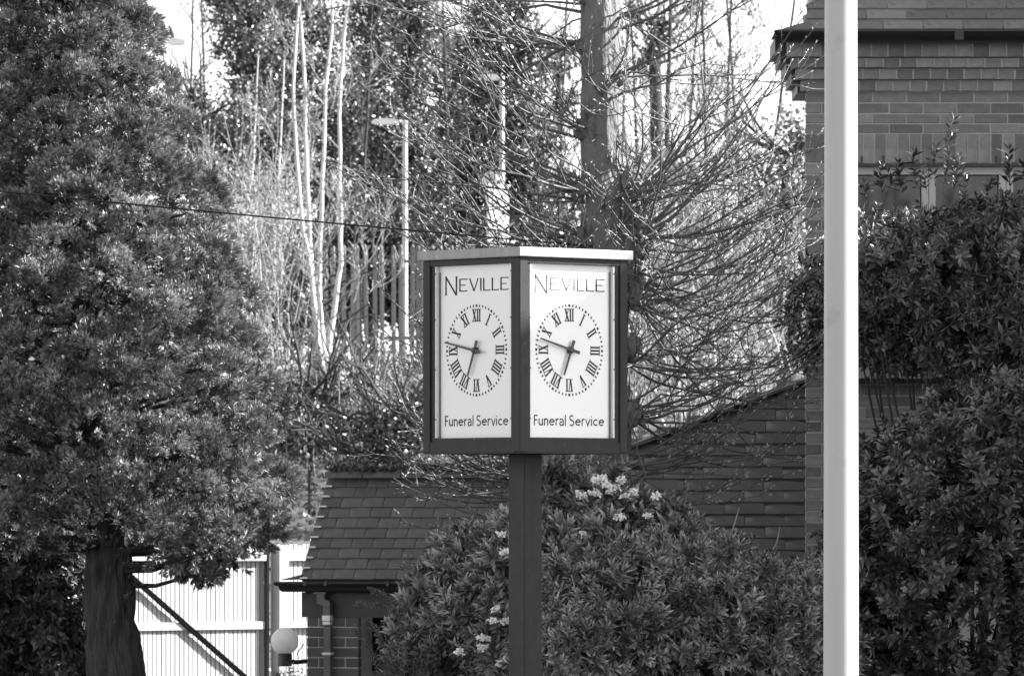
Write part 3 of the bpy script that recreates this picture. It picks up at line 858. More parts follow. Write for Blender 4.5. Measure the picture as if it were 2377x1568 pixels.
# ------------------------------------------------------------------ railway bank: palisade, lamps, speaker, board, bird
YF = 115.0
fence = empty('palisade_fence', tuple(at(900, 0, YF).xy) + (4.7,), 'grey steel palisade fence on top of the railway bank', 'fence')
ft, fb = at(0, 568, YF).z, 4.78
pale = MB(); w_ = .085
prof = [(-w_ / 2, .0), (-w_ / 5, -.022), (w_ / 5, -.022), (w_ / 2, .0)]
vs = []
for z, k_, dy in ((fb, 1, 0), (ft - .13, 1, 0), (ft - .05, .9, -.035), (ft, .25, -.055)):
    vs += [(x * k_, y + dy, z) for x, y in prof] + [(x * k_, y + dy + .006, z) for x, y in prof]
fs = []
for j in range(3):
    for i in range(3):
        a = j * 8 + i; fs += [(a, a + 1, a + 9, a + 8), (a + 5, a + 4, a + 12, a + 13)]
    fs += [(j * 8, j * 8 + 8, j * 8 + 12, j * 8 + 4), (j * 8 + 3, j * 8 + 7, j * 8 + 15, j * 8 + 11)]
pale.add(vs, fs); pme = pale.mesh('pale', False, 'fence_paint')
px = 440.0
while px < 1320:
    put(fence, 'pale', pme, (at(px, 0, YF).x, YF + jit(.01), jit(.01)), (0, jit(.01), jit(.2))); px += 18.9
for py in (606, 784):
    b = MB(); z = at(0, py, YF).z; b.box(at(430, 0, YF).x, at(1320, 0, YF).x, YF + .012, YF + .06, z - .03, z + .03); b.build('rail', 'fence_paint', fence)
for px in (500, 690, 832, 1022, 1212):
    b = MB(); x = at(px, 0, YF).x; b.box(x - .06, x + .06, YF + .065, YF + .17, 4.55, ft - .25); b.build('post', 'fence_paint', fence)

def station_lamp(px, top, Y, hx0_, hx1_, label, zbase=4.65, hpy=None):
    p = at(px, top, Y); t = empty('station_lamp', (p.x, Y, zbase), label, 'street lamp', 'lamps along the station platform')
    b = MB(); b.tube([(p.x, Y, zbase), (p.x, Y, zbase + 1.2), (p.x, Y, zbase + 1.25), (p.x, Y, p.z)], [.085, .08, .058, .05], 12); b.build('column', 'pole_metal', t, smooth=True)
    a = at(hx0_, top + 4, Y); c = at(hx1_, top + 2, Y); mid = (a + c) / 2; hl = abs(c.x - a.x)
    b = MB(); prof = [(-.5, .0), (-.42, .045), (-.1, .07), (.35, .06), (.5, .03), (.5, -.02), (.3, -.045), (-.3, -.05), (-.47, -.025)]
    sg = 1 if px > mid.x * F / Y + 1188 else -1
    b.prism([(mid.x + sg * q[0] * hl, mid.z + q[1]) for q in prof], Y - .13, Y + .13)
    b.build('lantern', 'steel_pale', t)
    b = MB(); b.tube([(p.x, Y, p.z - .05), (p.x - sg * .08, Y, p.z - .01), (mid.x + sg * .3 * hl, Y, mid.z)], .03, 8); b.build('arm', 'pole_metal', t)
    return t
station_lamp(940, 281, 118, 862, 925, 'grey station lamp with flat lantern rising behind the bare pale stems')
station_lamp(1165, 178, 118.5, 1112, 1165, 'grey station lamp carrying white board and horn loudspeaker')
lt = station_lamp(318, 95, 112, 372, 432, 'street lamp with white lantern where a dark bird perches, column behind the conifer')
# white notice board and horn speaker fixed by the second lamp
p0, p1 = at(1130, 432, 116.6), at(1178, 548, 116.6)
bcx = (p0.x + p1.x) / 2
brd = empty('notice_board', (bcx, 116.6, 0), 'blank white board fixed to the station lamp above the clock cap', 'notice board', rz=R(38))
bw_ = (p1.x - p0.x) * .5 / math.cos(R(38))
b = MB(); b.box(-bw_, bw_, -.05, .01, p1.z, p0.z); b.build('panel', 'acrylic', brd, bevel=.01, local=True)
for z0, z1 in ((p0.z + .001, p0.z + .03), (p1.z - .03, p1.z - .001)):
    b = MB(); b.box(-bw_ - .02, bw_ + .02, -.06, .02, z0, z1); b.build('frame_bar', 'steel_pale', brd, local=True)
b = MB(); b.box(-.03, .03, .021, .08, 4.65, p1.z + .05); b.build('leg', 'steel_pale', brd, local=True)
hp = at(1146, 414, 116.8)
hs = empty('horn_speaker', tuple(hp), 'small pale horn loudspeaker above the white board on the lamp column', 'loudspeaker')
b = MB(); b.lathe([(.05, -.18), (.06, -.05), (.085, .04), (.14, .13), (.15, .15), (.13, .148), (.06, .05), (.01, .02)], 20, Matrix.Translation(hp) @ Matrix.Rotation(R(100), 4, 'X') @ Matrix.Rotation(R(-25), 4, 'Y')); b.build('horn', 'steel_pale', hs, smooth=True)
b = MB(); b.tube([hp + Vector((.02, .1, 0)), hp + Vector((.09, .2, .0)), at(1163, 414, 118.4)], .018, 6); b.build('mount', 'pole_metal', hs)
# perched bird: one body mesh lofted along its back line
bp_ = at(398, 97, 112)
birdo = empty('bird', (bp_.x, 112, bp_.z + .03), 'dark bird perched upright on the lantern of the lamp', 'bird')
spine = [((.085, -.16), .006), ((.06, -.10), .022), ((.035, -.04), .034), ((.015, .02), .052), ((0, .09), .062), ((-.012, .15), .054), ((-.02, .195), .036), ((-.026, .225), .036), ((-.036, .25), .034), ((-.05, .262), .024), ((-.07, .262), .010), ((-.105, .254), .003)]
b = MB(); b.tube([(bp_.x + q[0] * .8, 112, bp_.z + .075 + q[1] * .75) for q, _ in spine], [r_ * .85 for _, r_ in spine], 10); b.build('body', 'bird', birdo, smooth=True)
for dx in (-.012, .02):
    b = MB(); b.tube([(bp_.x + dx, 112, bp_.z + .10), (bp_.x + dx + .005, 112, bp_.z + .05), (bp_.x + dx - .01, 112, bp_.z + .012)], .006, 5); b.build('leg', 'bird', birdo)

# ------------------------------------------------------------------ overhead cable
pts = []
for i in range(41):
    t = i / 40; px = -500 + t * 1892; Y = 31 + t * 8.25
    py = 392 + (px + 500) * .106 - 20 * (t * t)
    pts.append(at(px, py, Y))
b = MB(); b.tube(pts, .0048, 8)
props(b.build('overhead_cable', 'cable', smooth=True), 'thin black overhead cable running in front of the conifer and pale stems', 'cable')

# ================================================================== vegetation
# ---- leaf templates (all grow along +z)
def tuft_template(nn, length, nl, nw, spread, seed):
    g = np.random.default_rng(seed)
    t = g.uniform(.0, 1, nn) ** .8; a = g.uniform(0, 6.283, nn)
    tilt = spread * (1.15 - .75 * t) * g.uniform(.7, 1.2, nn)
    P = np.stack([0 * t, 0 * t, t * length], 1)
    D = np.stack([np.sin(tilt) * np.cos(a), np.sin(tilt) * np.sin(a), np.cos(tilt)], 1)
    N = np.stack([-np.sin(a), np.cos(a), 0 * a], 1) + g.normal(0, .4, (nn, 3))
    return kites(P, D, N, nl * g.uniform(.75, 1.15, nn), nw, .1, .5)
def sprig_template(nwh, per, length, ll, lw, seed, droop=0.0, fold=.22):
    g = np.random.default_rng(seed); P, D, N, L, W = [], [], [], [], []
    for i in range(nwh):
        t = (i + .4) / nwh; a0 = g.uniform(0, 6.28) + i * 1.57
        for j in range(per):
            a = a0 + 6.283 * j / per + g.normal(0, .25); tilt = (1.45 - .95 * t + droop) * g.uniform(.75, 1.15)
            d = np.array([math.sin(tilt) * math.cos(a), math.sin(tilt) * math.sin(a), math.cos(tilt)])
            nrm = np.array([-math.cos(tilt) * math.cos(a), -math.cos(tilt) * math.sin(a), math.sin(tilt)]) + g.normal(0, .3, 3)
            P.append((g.normal(0, .002), g.normal(0, .002), t * length)); D.append(d); N.append(nrm)
            s = (.72 + .45 * math.sin(3.1 * min(1, t + .15))) * g.uniform(.75, 1.15); L.append(ll * s); W.append(lw * s)
    V, T = kites(np.array(P), np.array(D), np.array(N), np.array(L), np.array(W), fold)
    # stem as a thin three-sided sliver
    k = len(V); r_ = .0022
    sv = np.array([[r_, 0, -.03], [-r_, r_, -.03], [-r_, -r_, -.03], [0, 0, length]])
    return np.concatenate([V, sv]), np.concatenate([T, np.array([[k, k + 1, k + 3], [k + 1, k + 2, k + 3], [k + 2, k, k + 3]])])

# ---- conifer on the left
YT = 38.0
ctr = at(245, 1500, YT)
tree = empty('conifer_tree', (ctr.x, YT, 0), 'large dark conifer with tufted needles hanging over the white gate', 'tree')
def trunk_mesh(path, n=20, rough=.02, fs=6.0, seed=0):
    """path: list of (point, radius); bark ridges displaced along the ring"""
    b = MB(); P = [Vector(p) for p, _ in path]; rads = [r_ for _, r_ in path]
    V, Q = tube_arrays(P, rads, n)
    C = np.repeat(np.array([tuple(p) for p in P]), n, 0); dv = V - C
    for i in range(len(V)):
        v = V[i]; q = mnoise.noise(Vector((v[0] * fs * 2.2 + seed, v[1] * fs * 2.2, v[2] * fs * .55)))
        V[i] = C[i] + dv[i] * (1 + rough / max(.02, np.linalg.norm(dv[i])) * q)
    return V, Q
def dens(path, step=.05):
    out = []
    for (p, r0), (q, r1) in zip(path[:-1], path[1:]):
        p, q = Vector(p), Vector(q); m = max(1, int((q - p).length / step))
        for i in range(m): t = i / m; out.append((p.lerp(q, t), r0 + (r1 - r0) * t))
    out.append((Vector(path[-1][0]), path[-1][1])); return out
path = [((ctr.x + .05, YT, -.05), .30), ((ctr.x + .03, YT, .6), .23), (at(268, 1568, YT), .170), (at(256, 1430, YT), .148), (at(250, 1250, YT), .135), (at(225, 900, YT), .12), (at(165, 300, YT), .085), (at(110, -300, YT), .04), (at(90, -560, YT), .015)]
V, Q = trunk_mesh(dens(path, .04), 72, .040, 12.0)
link('trunk', np_mesh('trunk', V, Q, 'bark_conifer', True), tree)
tb = TB(); clumps = []
def crown_r(z): return float(np.interp(z, [2.2, 2.5, 3.2, 4.0, 4.6, 5.6, 6.6, 7.4], [.80, 1.02, 1.04, .84, .62, .38, .26, .10]))
def crown_x(z): return ctr.x - .02 - .085 * (z - 2.6)
z = 2.32
while z < 7.3:
    r_ = crown_r(z); m = max(3, int(6.283 * r_ / .37)); a0 = rng.uniform(0, 6.283)
    for i in range(m):
        a = a0 + 6.283 * (i + rng.uniform(-.3, .3)) / m
        if math.sin(a) > .45 and i % 2: continue
        zz = z + rng.uniform(-.11, .11); rr = r_ * rng.uniform(.74, 1.0)
        clumps.append((np.array([crown_x(zz) + rr * math.cos(a), YT + rr * math.sin(a), zz]), a, rng.uniform(.16, .25), int(rng.integers(72, 96)), .45))
    z += .27
n_out = len(clumps)
for i in range(430):                 # inner sprays that close the crown
    zz = rng.uniform(2.4, 7.0); a = rng.uniform(0, 6.283); rr = crown_r(zz) * rng.uniform(.15, .80)
    clumps.append((np.array([crown_x(zz) + rr * math.cos(a), YT + rr * math.sin(a), zz]), a, rng.uniform(.14, .24), 16, .3))
for px, py in ((440, 1325), (470, 1335), (495, 1318), (455, 1310), (370, 1300), (400, 1310), (300, 1250), (345, 1262), (395, 1268), (430, 1285), (455, 1300), (480, 1290), (515, 1280), (550, 1255), (585, 1240), (610, 1215), (420, 1262), (500, 1256)):
    p = at(px, py - 22, YT + rng.uniform(-.3, .3)); clumps.append((np.array(p), -.6, .11, 26, -.45))
P, D, S = [], [], []
for k_, (p, a, cr, n, upw) in enumerate(clumps):
    base = np.array([crown_x(p[2]), YT, p[2] - .12])
    if k_ < n_out or k_ % 3 == 0: tb.tube([base, base * .5 + p * .5 + [0, 0, -.06], p + [0, 0, -.04]], [.022, .014, .006], 5)
    out = np.array([math.cos(a), math.sin(a), 0.0])
    nrm = unit(rng.normal(size=(n, 3)) * .8 + out * .6 + [0, 0, .75 if upw > 0 else -.3])
    P.append(p + nrm * [cr, cr, cr * .8] * rng.uniform(.82, 1.04, (n, 1)))
    D.append(unit(nrm * .9 + out * .25 + [0, 0, upw] + rng.normal(0, .2, (n, 3)))); S.append(rng.uniform(.75, 1.3, n))
tb.build('limb', 'bark_conifer', tree, kind='stuff')
P, D, S = np.concatenate(P), np.concatenate(D), np.concatenate(S)
tufts = [tuft_template(30, .045, .042, .0080, 1.2, s) for s in range(4)]
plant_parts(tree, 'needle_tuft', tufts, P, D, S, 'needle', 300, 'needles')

# ---- shrubs made of blobs: (px, py, Y, rx, ry in picture units, depth in m)
def blob_points(blobs, per_m2, inner=.62):
    P, N = [], []
    for px, py, Y, rx, ry, dp_ in blobs:
        c = np.array(at(px, py, Y)); r3 = np.array([rx / pm(Y), dp_, ry / pm(Y)])
        n = int(per_m2 * 4 * math.pi * ((r3[0] * r3[1]) ** 1.6 / 3 + (r3[0] * r3[2]) ** 1.6 / 3 + (r3[1] * r3[2]) ** 1.6 / 3) ** (1 / 1.6))
        d = rand_dirs(n); d = d[d[:, 1] < .45]
        lump = np.array([1 + .15 * mnoise.noise(Vector(v * 2.6 + c)) + .20 * mnoise.noise(Vector(v * r3 * 7 + c)) for v in d])[:, None]
        f = (inner + (1.03 - inner) * rng.uniform(0, 1, (len(d), 1)) ** .5)
        P.append(c + d * r3 * f * lump); N.append(unit(d / r3))
    return np.concatenate(P), np.concatenate(N)
def shrub(name, label, cat, blobs, per_m2, temps, material, n_parts, size=(.6, 1.35), up=.55, rnd=.45, part='leaf_sprig', group=None, extra=None, stem=True):
    c = at(blobs[0][0], 0, blobs[0][2])
    root = empty(name, (c.x, c.y, 0), label, cat, group)
    P, N = blob_points(blobs, per_m2)
    D = unit(N * .7 + [0, -.15, up] + rng.normal(0, rnd, P.shape)); S = rng.uniform(*size, len(P))
    if extra is not None:
        P = np.concatenate([P, extra[0]]); D = np.concatenate([D, extra[1]]); S = np.concatenate([S, extra[2]])
    keep = P[:, 2] > .1
    plant_parts(root, part, temps, P[keep], D[keep], S[keep], material, n_parts, 'foliage')
    if stem:
        tb = TB()
        for i in range(14):
            q = P[rng.integers(len(P))]
            tb.tube([(c.x + jit(.15), c.y + jit(.1), -.02), (c.x * .5 + q[0] * .5 + jit(.1), c.y * .5 + q[1] * .5 + .1, q[2] * .55), tuple(q)], [.018, .013, .005], 5)
        tb.build('branches', 'bark_dark', root, kind='stuff')
    return root
vib = [sprig_template(5, 4, .10, .054, .0175, 20 + s) for s in range(6)]
def stalks(root, spots, material='stem_green', leafm='leaf_shrub', temps=None):
    """long bare shoots standing out of a shrub with a leafy tip"""
    for px, py, Y, ln, lean in spots:
        p = at(px, py, Y); b = MB(); q = p + Vector((lean * ln, 0, ln))
        b.tube([p, p.lerp(q, .5) + Vector((jit(.01), 0, 0)), q], [.004, .0035, .002], 5); b.build('shoot', material, root)

s2 = shrub('viburnum_shrub', 'broad leafy evergreen shrub filling the foreground right of the sign post', 'shrub',
      [(1590, 1500, 33.6, 320, 215, .75), (1420, 1450, 33.2, 180, 170, .6), (1800, 1540, 33.8, 170, 170, .6), (1600, 1330, 34.2, 110, 85, .4), (1330, 1570, 32.8, 120, 170, .5), (1730, 1440, 34.0, 110, 110, .4)],
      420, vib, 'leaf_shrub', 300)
stalks(s2, [(1440, 1390, 33.0, .13, -.35), (1500, 1300, 33.2, .12, .2), (1620, 1480, 32.9, .12, -.4), (1450, 1500, 32.7, .14, -.3), (1340, 1400, 32.6, .15, -.2), (1700, 1230, 33.6, .12, .3), (1790, 1290, 33.6, .16, .3), (1560, 1290, 33.3, .12, -.15)])
fl_t = sprig_template(4, 4, .09, .070, .026, 61)
s1 = shrub('flowering_shrub', 'taller shrub with flat white flower clusters just right of the sign post', 'shrub',
      [(1370, 1240, 35.0, 105, 135, .45), (1465, 1260, 35.2, 85, 90, .4), (1300, 1240, 34.8, 80, 160, .4), (1550, 1250, 35.3, 40, 80, .25), (1280, 1400, 34.2, 70, 160, .35)],
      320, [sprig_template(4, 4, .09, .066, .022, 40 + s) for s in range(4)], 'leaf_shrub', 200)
s3 = shrub('viburnum_shrub', 'leafy shrub with small white blossoms left of the sign post, hiding the porch', 'shrub',
      [(1110, 1490, 34.2, 105, 180, .55), (1170, 1450, 33.8, 75, 190, .5), (1040, 1410, 34.8, 80, 100, .45), (1085, 1320, 35.0, 85, 70, .4), (1010, 1550, 34.2, 70, 70, .4), (975, 1500, 34.5, 60, 100, .35), (1190, 1310, 34.5, 65, 100, .4)],
      330, [sprig_template(4, 4, .09, .066, .022, 70 + s) for s in range(4)], 'leaf_shrub', 300)
def flower_heads(root, spots, Y, fl):
    n = 40
    for px, py in spots:
        c = np.array(at(px, py, Y + jit(.05))); r_ = random.uniform(.020, .034)
        o = np.clip(rng.normal(size=(n, 3)), -1.5, 1.5) * [r_ * .55, r_ * .55, r_ * .26]
        Vv, T = kites(c + o, rand_dirs(n), unit(np.array([[0, -.5, .8]]) + rng.normal(0, .35, (n, 3))), rng.uniform(.014, .024, n), rng.uniform(.012, .02, n), .15)
        link('flower_head', np_mesh('flower_head', Vv, T, 'flower'), root)
flower_heads(s1, [(1383, 1113), (1408, 1122), (1428, 1128), (1441, 1114), (1472, 1141), (1380, 1142), (1420, 1140), (1398, 1108), (1523, 1150), (1305, 1262), (1292, 1268), (1352, 1238), (1335, 1246), (1380, 1302), (1372, 1310), (1268, 1280), (1310, 1318), (1450, 1150), (1347, 1146), (1505, 1196), (1440, 1200)], 34.2, None)
flower_heads(s3, [(1150, 1412), (1145, 1438), (1177, 1440), (1120, 1502), (1160, 1540), (1122, 1480), (1172, 1530), (1066, 1512), (1164, 1240), (1170, 1280)], 33.1, None)
yw = sprig_template(7, 5, .11, .026, .006, 5)
yew = shrub('yew_shrub', 'dark needle-leaved shrub with upright sprays in front of the porch opening', 'shrub',
      [(960, 1590, 34.0, 70, 65, .35), (1000, 1490, 34.3, 45, 60, .3)], 420, [sprig_template(7, 5, .12, .030, .007, 80 + s) for s in range(3)], 'leaf_yew', 120, up=.9, rnd=.3,
      extra=None)
for (pts_) in ([(1010, 1510), (940, 1440), (880, 1405), (838, 1400)], [(1010, 1480), (960, 1420), (900, 1385), (870, 1370)], [(900, 1560), (870, 1520), (840, 1480), (830, 1470)], [(930, 1560), (900, 1510), (885, 1485), (872, 1460)]):
    cv = [at(x, y, 34.0) for x, y in pts_]; P, D = [], []
    for a_, c_ in zip(cv[:-1], cv[1:]):
        for q in range(6):
            P.append(np.array(a_.lerp(c_, q / 6))); D.append(np.array((c_ - a_).normalized()))
    P, D = np.array(P), unit(np.array(D) + rng.normal(0, .25, (len(P), 3)))
    V, T = scatter([sprig_template(4, 5, .06, .022, .006, 91)], P, D, np.full(len(P), 1.0)); link('spray', np_mesh('spray', V, T, 'leaf_yew'), yew)
# tall evergreen before the house
tl = [sprig_template(5, 3, .12, .058, .021, 100 + s, .25) for s in range(6)]
tall = shrub('evergreen_shrub', 'tall dark evergreen shrub growing up across the house window', 'shrub',
      [(2230, 690, 39.6, 290, 175, .8), (2070, 700, 39.9, 140, 150, .6), (1885, 735, 40.3, 45, 120, .2), (2380, 660, 39.6, 130, 160, .6), (2110, 600, 39.9, 100, 80, .4), (2330, 770, 39.3, 150, 130, .6), (2010, 590, 40.2, 60, 80, .3), (2250, 570, 40.0, 70, 80, .3), (2350, 540, 39.8, 50, 70, .3)],
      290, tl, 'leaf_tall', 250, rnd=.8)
ex = []
for spots in ([(2190, 430), (2205, 380), (2200, 330), (2210, 275)], [(2130, 440), (2125, 400), (2120, 350)], [(2050, 450), (2040, 420), (2045, 390)], [(2170, 420), (2165, 380), (2175, 345)], [(2345, 430), (2340, 390), (2342, 350)], [(2240, 440), (2236, 400)], [(2095, 450), (2090, 410), (2082, 385)], [(2380, 420), (2376, 370)], [(2010, 460), (2005, 430)], [(2070, 440), (2062, 400)], [(2215, 440), (2222, 400), (2228, 360)], [(2290, 450), (2296, 420)], [(2150, 440), (2146, 410)]):
    cv = [at(x, y, 39.0) for x, y in spots]; P, D = [], []
    for a_, c_ in zip(cv[:-1], cv[1:]):
        for q in range(3):
            P.append(np.array(a_.lerp(c_, q / 3))); D.append(np.array((c_ - a_).normalized()))
    P, D = np.array(P), unit(np.array(D) + rng.normal(0, .2, (len(P), 3)))
    V, T = scatter([sprig_template(2, 3, .05, .062, .021, 121 + s) for s in range(3)], P, D, rng.uniform(.8, 1.3, len(P))); link('leader_shoot', np_mesh('leader_shoot', V, T, 'leaf_tall'), tall)
low = shrub('laurel_shrub', 'broad-leaved dark evergreen bush at the foot of the house right of the white pole', 'shrub',
      [(2230, 1330, 37.0, 300, 330, .9), (2080, 1300, 37.4, 130, 290, .6), (2380, 1150, 37.2, 160, 260, .7), (2150, 1120, 37.6, 110, 130, .5), (2340, 1010, 37.8, 100, 90, .5), (1980, 1450, 37.0, 80, 170, .5), (2230, 1000, 38.0, 90, 90, .4)],
      270, [sprig_template(4, 4, .10, .060, .027, 130 + s, .2) for s in range(6)], 'leaf_tall', 250, rnd=.75)
small = shrub('box_shrub', 'small-leaved low bush at the foot of the white pole', 'shrub',
      [(1880, 1480, 35.0, 80, 150, .4), (1850, 1560, 34.6, 90, 110, .4), (1890, 1360, 35.4, 40, 60, .25)], 520, [sprig_template(4, 3, .07, .032, .015, 150 + s) for s in range(3)], 'leaf_shrub', 150)
hedge = shrub('ivy_hedge', 'dark small-leaved hedge beside the conifer trunk', 'hedge',
      [(70, 1480, 39.6, 130, 210, .6), (-60, 1450, 39.4, 130, 260, .6), (140, 1540, 39.3, 65, 190, .4), (100, 1330, 39.6, 110, 90, .4)], 800, [sprig_template(3, 3, .08, .045, .026, 160 + s, .5) for s in range(4)], 'leaf_hedge', 150, up=-.1, rnd=.6)
lampsh = shrub('twiggy_shrub', 'small dark twiggy bush under the globe lamp', 'shrub', [(668, 1600, 45.0, 26, 42, .12)], 900, [sprig_template(3, 3, .06, .022, .008, 170)], 'leaf_yew', 30, up=.9, rnd=.3)

# ---- lime tree with epicormic shoots behind the clock
YL = 39.3
LD = pm(YL)
lime = empty('lime_tree', tuple(at(1392, 0, YL).xy) + (0,), 'bare lime tree with burred trunk and bristling long shoots behind the clock sign', 'tree')
lp = [(at(1400, 1400, YL) - Vector((0, 0, EYE + .2)), .24)]
lp = [((at(1398, 0, YL).x, YL, -.05), .26), ((at(1398, 0, YL).x, YL, .8), .21), (at(1398, 1130, YL), .185), (at(1400, 800, YL), .165), (at(1402, 600, YL), .150), (at(1400, 480, YL), .140), (at(1396, 380, YL), .128), (at(1394, 250, YL), .126), (at(1392, 120, YL), .124), (at(1392, 0, YL), .121), (at(1396, -250, YL), .11), (at(1390, -900, YL), .07), (at(1400, -1500, YL), .03)]
V, Q = trunk_mesh(dens(lp, .03), 64, .011, 11.0, 3)
link('trunk', np_mesh('trunk', V, Q, 'bark_lime', True), lime)
burr_spots = [(1352, 300, .055, -.05), (1350, 445, .060, -.06), (1346, 560, .07, -.05), (1440, 185, .035, -.04), (1464, 425, .075, -.04), (1470, 480, .095, -.03), (1478, 560, .105, -.02), (1480, 640, .105, .0), (1495, 520, .07, -.06), (1478, 690, .07, -.03), (1340, 700, .08, -.05), (1470, 810, .07, -.05), (1466, 960, .07, -.05), (1335, 900, .08, -.04), (1335, 1085, .08, -.06), (1440, 1080, .07, -.08), (1400, 660, .07, -.14), (1350, 110, .04, -.03), (1430, 330, .03, -.05)]
for px, py, r_, dy in burr_spots:
    bm = bmesh.new(); bmesh.ops.create_icosphere(bm, subdivisions=3, radius=r_)
    for v in bm.verts:
        q = v.co.normalized(); k_ = 1 + .35 * mnoise.noise(q * 2.3 + Vector((px, py, 0))) + .22 * mnoise.noise(q * 6 + Vector((px, 0, py)))
        v.co = Vector((v.co.x, v.co.y, v.co.z * 1.25)) * k_ + at(px, py, YL) + Vector((0, dy, 0))
    me = bpy.data.meshes.new('burr'); bm.to_mesh(me); bm.free(); me.materials.append(MATS['bark_lime']); link('burr', me, lime)
BUD = None
def bud_quads(p, d, L_, r_):
    d = Vector(d).normalized(); return [p, p + d * L_ * .35, p + d * L_], [r_ * .35, r_, r_ * .15]
def lime_shoot(start, az, el, length, up, r0, tw=1.0):
    tbs, tbb = TB(), TB()
    p = Vector(start); d = Vector((math.cos(az) * math.cos(el), math.sin(az) * math.cos(el), math.sin(el)))
    N = 15; st = length / N; pts = [p.copy()]; side = 1
    wob = Vector((random.uniform(-1, 1), random.uniform(-1, 1), random.uniform(-1, 1))) * .05
    for i in range(N):
        t = i / N
        d = (d + Vector((0, 0, 1)) * up * st * (1 - .35 * d.z) + wob * .7 + Vector((jit(.10), jit(.10), jit(.09)))).normalized()
        if random.random() < .10: d = (d + Vector((jit(.7), jit(.5), jit(.6)))).normalized()
        if i % 3 == 2: wob = Vector((jit(.12), jit(.12), jit(.10)))
        p = p + d * st; pts.append(p.copy())
        if t > .25 and random.random() < .62 * tw:
            side = -side
            hv = d.cross(Vector((0, 0, 1))); hv = hv.normalized() if hv.length > .05 else Vector((1, 0, 0))
            q = (d * .75 + hv * side * random.uniform(.35, .8) + Vector((0, jit(.3), random.uniform(-.1, .4)))).normalized()
            L2 = random.uniform(.06, .42) * (1.15 - t * .6); n2 = 5; tp = [p.copy()]; qq = p.copy()
            for j in range(n2):
                q = (q + Vector((jit(.12), jit(.12), .05 + jit(.08)))).normalized(); qq = qq + q * (L2 / n2); tp.append(qq.copy())
                if j in (1, 3) and random.random() < .8:
                    bd = (q + Vector((jit(.8), jit(.8), jit(.8)))).normalized(); a_, r_ = bud_quads(qq, bd, .022, .0042); tbb.tube(a_, r_, 5)
            tbs.tube(tp, np.linspace(.0042, .0018, n2 + 1) * (r0 / .008) ** .4, 4)
            a_, r_ = bud_quads(qq, q, .024, .0048); tbb.tube(a_, r_, 5)
            if L2 > .26:
                q3 = (q + Vector((jit(.7), jit(.7), jit(.5)))).normalized(); m_ = tp[3]; e = m_ + q3 * L2 * .45
                tbs.tube([m_, m_.lerp(e, .5) + Vector((0, 0, .006)), e], [.0028, .0022, .0015], 4); a_, r_ = bud_quads(e, q3, .02, .004); tbb.tube(a_, r_, 5)
    tbs.tube(pts, np.linspace(r0, .0024, N + 1), 6)
    a_, r_ = bud_quads(pts[-1], d, .03, .0052); tbb.tube(a_, r_, 5)
    o = tbs.build('shoot', 'twig_lime', lime)
    tbb.build('buds', 'bud', lime, kind='stuff') if False else tb_buds.append(tbb)
    return o
tb_buds = []
# (px, py, side, count, el range, length range, up range)
clusters = [
 (1352, 20, -1, 7, (.0, .35), (1.0, 1.7), (.0, .35)), (1352, 110, -1, 6, (-.25, .25), (1.0, 1.6), (.0, .4)),
 (1350, 300, -1, 10, (.05, .7), (.9, 1.6), (.15, .6)), (1346, 440, -1, 13, (-.15, .6), (1.1, 1.8), (.25, .7)),
 (1344, 560, -1, 14, (-.25, .35), (1.1, 1.9), (.35, .8)), (1338, 700, -1, 15, (-.3, .3), (1.2, 1.8), (.3, .8)),
 (1335, 880, -1, 14, (-.3, .25), (1.1, 1.8), (.3, .8)), (1335, 1040, -1, 11, (-.35, .15), (1.0, 1.7), (.2, .7)), (1335, 1190, -1, 16, (-.3, .35), (.9, 1.6), (.2, .7)), (1335, 1120, -1, 12, (-.4, .2), (.9, 1.6), (.2, .7)), (1340, 980, -1, 8, (-.3, .2), (1.1, 1.7), (.3, .8)),
 (1440, 60, 1, 6, (.0, .5), (.9, 1.5), (.1, .5)), (1442, 185, 1, 5, (-.1, .5), (.9, 1.4), (.1, .5)),
 (1470, 470, 1, 20, (-.1, .95), (.9, 1.7), (.3, .8)), (1482, 560, 1, 16, (-.35, .7), (.9, 1.7), (.4, .9)), (1484, 640, 1, 20, (-.8, .3), (.9, 1.7), (.5, 1.2)),
 (1480, 690, 1, 20, (-1.1, .0), (.9, 1.6), (.6, 1.5)), (1470, 830, 1, 13, (-.6, .2), (.9, 1.5), (.4, 1.0)), (1466, 960, 1, 13, (-.5, .2), (.9, 1.5), (.3, .9)), (1460, 1075, 1, 10, (-.4, .2), (.9, 1.4), (.3, .8)), (1420, 1150, 1, 6, (-.2, .3), (.8, 1.3), (.3, .7)),
 (1400, 480, 0, 8, (-.2, .5), (.4, .9), (.3, .9)), (1410, 640, 0, 8, (-.3, .5), (.4, .9), (.3, .9)), (1400, 240, 0, 4, (.0, .5), (.4, .9), (.3, .8))]
for px, py, side, cnt, els, lens, ups in clusters:
    for i in range(cnt):
        s = at(px + jit(10), py + jit(24), YL)
        if side: az = (0 if side > 0 else math.pi) + random.gauss(-.12 * side, .6)
        else: az = -math.pi / 2 + random.gauss(0, .7)
        st_ = Vector((s.x - side * .03, YL + .07 * math.sin(az), s.z))
        lime_shoot(st_, az, random.uniform(*els), random.uniform(*lens), random.uniform(*ups), random.uniform(.0055, .0115))
allb = TB()
for t_ in tb_buds:
    for V_, Q_ in zip(t_.V, t_.Q): pass
    if t_.V: allb.quads(np.concatenate(t_.V), np.concatenate(t_.Q))
allb.build('buds', 'bud', lime, kind='stuff')
